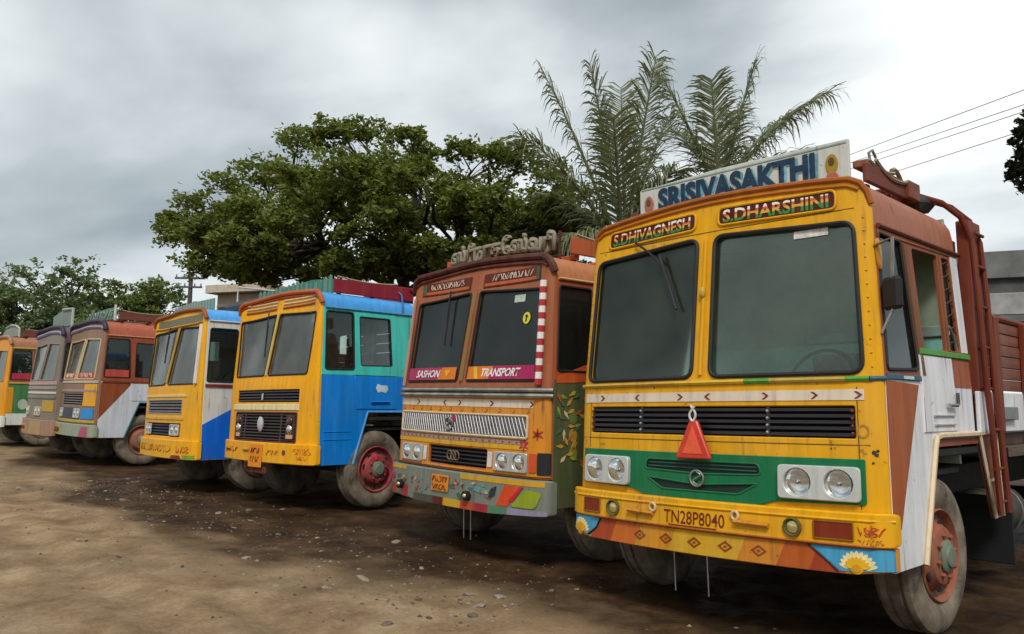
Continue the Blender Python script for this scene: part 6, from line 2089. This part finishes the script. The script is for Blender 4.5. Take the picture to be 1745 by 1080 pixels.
def building():
    a = px(365, 488, 34)
    c = px(450, 488, 33)
    ctr = (a + c) / 2
    root = empty('flat_roofed_building', (ctr.x, ctr.y, 0))
    tag(root, 'low beige flat roofed building half hidden behind the yellow and white truck', 'building')
    d = c - a
    root.rotation_euler = (0, 0, math.atan2(d.y, d.x))
    h = a.z
    wl = simple('beige_wall', (0.42, 0.36, 0.28), 0.9, var=0.2, scale=1.5)
    w_ = 2.6
    box('wall', (0.2, 2.0, (h - 0.35) / 2), (w_, 4, h - 0.35), wl, root, None, 0.02)
    box('roof_slab', (0.2, 1.85, h - 0.17), (w_ + 0.5, 4.6, 0.34), simple('beige_slab', (0.50, 0.43, 0.34), 0.9, var=0.2), root, None, 0.02)
    for x in (-0.6, 0.7):
        W = box('window', (x, -0.03, h - 1.35), (0.9, 0.06, 1.1), simple('window_frame', (0.25, 0.18, 0.12), 0.6), root)
        box('pane', (x, -0.07, h - 1.35), (0.74, 0.02, 0.94), simple('dark_pane', (0.02, 0.022, 0.025), 0.15), W)
    box('door', (0.05, -0.03, 1.05), (0.9, 0.06, 2.1), simple('window_frame', (0.25, 0.18, 0.12), 0.6), root)


building()


def power_pole(label, u, v, depth, arms, r=0.10, hgt=None):
    t = px(u, v, depth)
    root = empty('power_pole', (t.x, t.y, 0))
    tag(root, label, 'pole')
    root.rotation_euler = (0, 0, YAW)
    con = simple('pole_grey', (0.07, 0.07, 0.068), 0.8, var=0.3)
    bm = bmesh.new()
    add_tube(bm, [(0, 0, -0.1), (0, 0, t.z)], [r * 1.3, r * 0.8], 8)
    bm_obj('shaft', bm, con, root)
    for dz, w_ in arms:
        A = box('crossarm', (0, -0.12, t.z - dz), (w_, 0.10, 0.10), con, root)
        for x in (-0.45, 0.45, -0.2, 0.2):
            bm = bmesh.new()
            add_lathe(bm, [(0, 0.03), (0.05, 0.055), (0.09, 0.03), (0.13, 0.05), (0.17, 0.02)], 8, 'Z', (x * w_, -0.12, t.z - dz + 0.05))
            bm_obj('insulator', bm, simple('porcelain', (0.25, 0.22, 0.2), 0.3), A)
    return t


power_pole('dark power pole with two crossarms left of the spreading tree', 326, 464, 46, ((0.35, 1.7), (0.85, 1.4)), 0.15)
W0 = px(1010, 395, 62)
WIRES = [((1745, 153), (1452, 262)), ((1745, 178), (1476, 268)), ((1745, 190), (1484, 276)), ((1745, 222), (1508, 298))]
names = ('highest', 'second', 'third', 'lowest')
for k, ((u0, v0), (u1, v1)) in enumerate(WIRES):
    a, b = px(u0, v0, 22), px(u1, v1, 30)
    d = b - a
    p0 = a - d * 0.9
    p1 = b + d * 3.0
    pts = []
    for i in range(33):
        t = i / 32
        p = p0.lerp(p1, t)
        pts.append(p)
    o = tube('power_line', pts, 0.011, simple('cable', (0.05, 0.05, 0.05), 0.6), None, 5)
    tag(o, names[k] + ' of the four thin power lines strung above the overpass', 'power line', 'power lines over the yard')

# ================================================================== stones and litter on the dirt
def rock_mesh(seed, sub=1):
    R = random.Random(seed)
    bm = bmesh.new()
    bmesh.ops.create_icosphere(bm, subdivisions=sub, radius=1.0)
    k = Vector((R.uniform(0.8, 1.3), R.uniform(0.7, 1.1), R.uniform(0.4, 0.65)))
    for v in bm.verts:
        f = R.uniform(0.75, 1.15)
        v.co = Vector((v.co.x * k.x, v.co.y * k.y, v.co.z * k.z)) * f
    return bm


def stones():
    R = random.Random(77)
    mats = [simple('stone_pale', (0.24, 0.195, 0.14), 0.9, var=0.3, scale=3), simple('stone_grey', (0.125, 0.1, 0.075), 0.9, var=0.3, scale=3), simple('stone_brown', (0.075, 0.05, 0.032), 0.9, var=0.3, scale=3)]
    meshes = []
    for i in range(9):
        bm = rock_mesh(i)
        me = bpy.data.meshes.new('stone')
        bm.to_mesh(me)
        bm.free()
        me.materials.append(mats[i % 3])
        meshes.append(me)
    def spot():
        while True:
            if R.random() < 0.72:
                x, y = R.uniform(-12, -1.0), R.gauss(-0.55, 0.6)
            else:
                x, y = R.uniform(-16, 3), R.uniform(-4.6, 0.5)
            if -16 < x < 3.4 and -4.6 < y < 3.2:
                return x, y
    for i in range(120):
        x, y = spot()
        s_ = (R.uniform(0.014, 0.03) if R.random() < 0.7 else R.uniform(0.03, 0.055)) * (1.3 if x < -7 else 1.0)
        o = bpy.data.objects.new('stone', meshes[R.choice((0, 0, 3, 6, 1, 4, 2))])
        COL.objects.link(o)
        o.location = (x, y, ground_z(x, y) + s_ * 0.02)
        o.scale = (s_ * R.uniform(0.9, 1.5), s_ * R.uniform(0.8, 1.2), s_ * R.uniform(0.6, 1))
        o.rotation_euler = (R.uniform(-0.3, 0.3), R.uniform(-0.3, 0.3), R.uniform(0, 6.3))
        tag(o, 'loose stone lying on the trampled dirt in front of the trucks', 'stone', 'loose stones on the dirt')
    bm = bmesh.new()
    vs, fs, mi = [], [], []
    oct_ = [(1, 0, 0), (-1, 0, 0), (0, 1, 0), (0, -1, 0), (0, 0, 0.7), (0, 0, -0.7)]
    of = [(0, 2, 4), (2, 1, 4), (1, 3, 4), (3, 0, 4), (2, 0, 5), (1, 2, 5), (3, 1, 5), (0, 3, 5)]
    for i in range(1600):
        x, y = spot()
        s_ = R.uniform(0.004, 0.016) + (0.008 if R.random() < 0.1 else 0)
        z = ground_z(x, y)
        a = R.uniform(0, 6.3)
        b0 = len(vs)
        m3 = R.choice((0, 1, 1, 2, 2, 2))
        for p in oct_:
            f = R.uniform(0.7, 1.3)
            vs.append((x + s_ * f * (p[0] * math.cos(a) - p[1] * math.sin(a)) * 1.3, y + s_ * f * (p[0] * math.sin(a) + p[1] * math.cos(a)), z + s_ * (p[2] * f + 0.05)))
        for f in of:
            fs.append(tuple(b0 + q for q in f))
            mi.append(m3)
    me = bpy.data.meshes.new('gravel')
    me.from_pydata(vs, [], fs)
    for mt in mats:
        me.materials.append(mt)
    me.polygons.foreach_set('material_index', mi)
    o = link('gravel', me, None, None, 0)
    tag(o, 'fine gravel and grit strewn over the muddy yard', None, None, 'stuff')


stones()
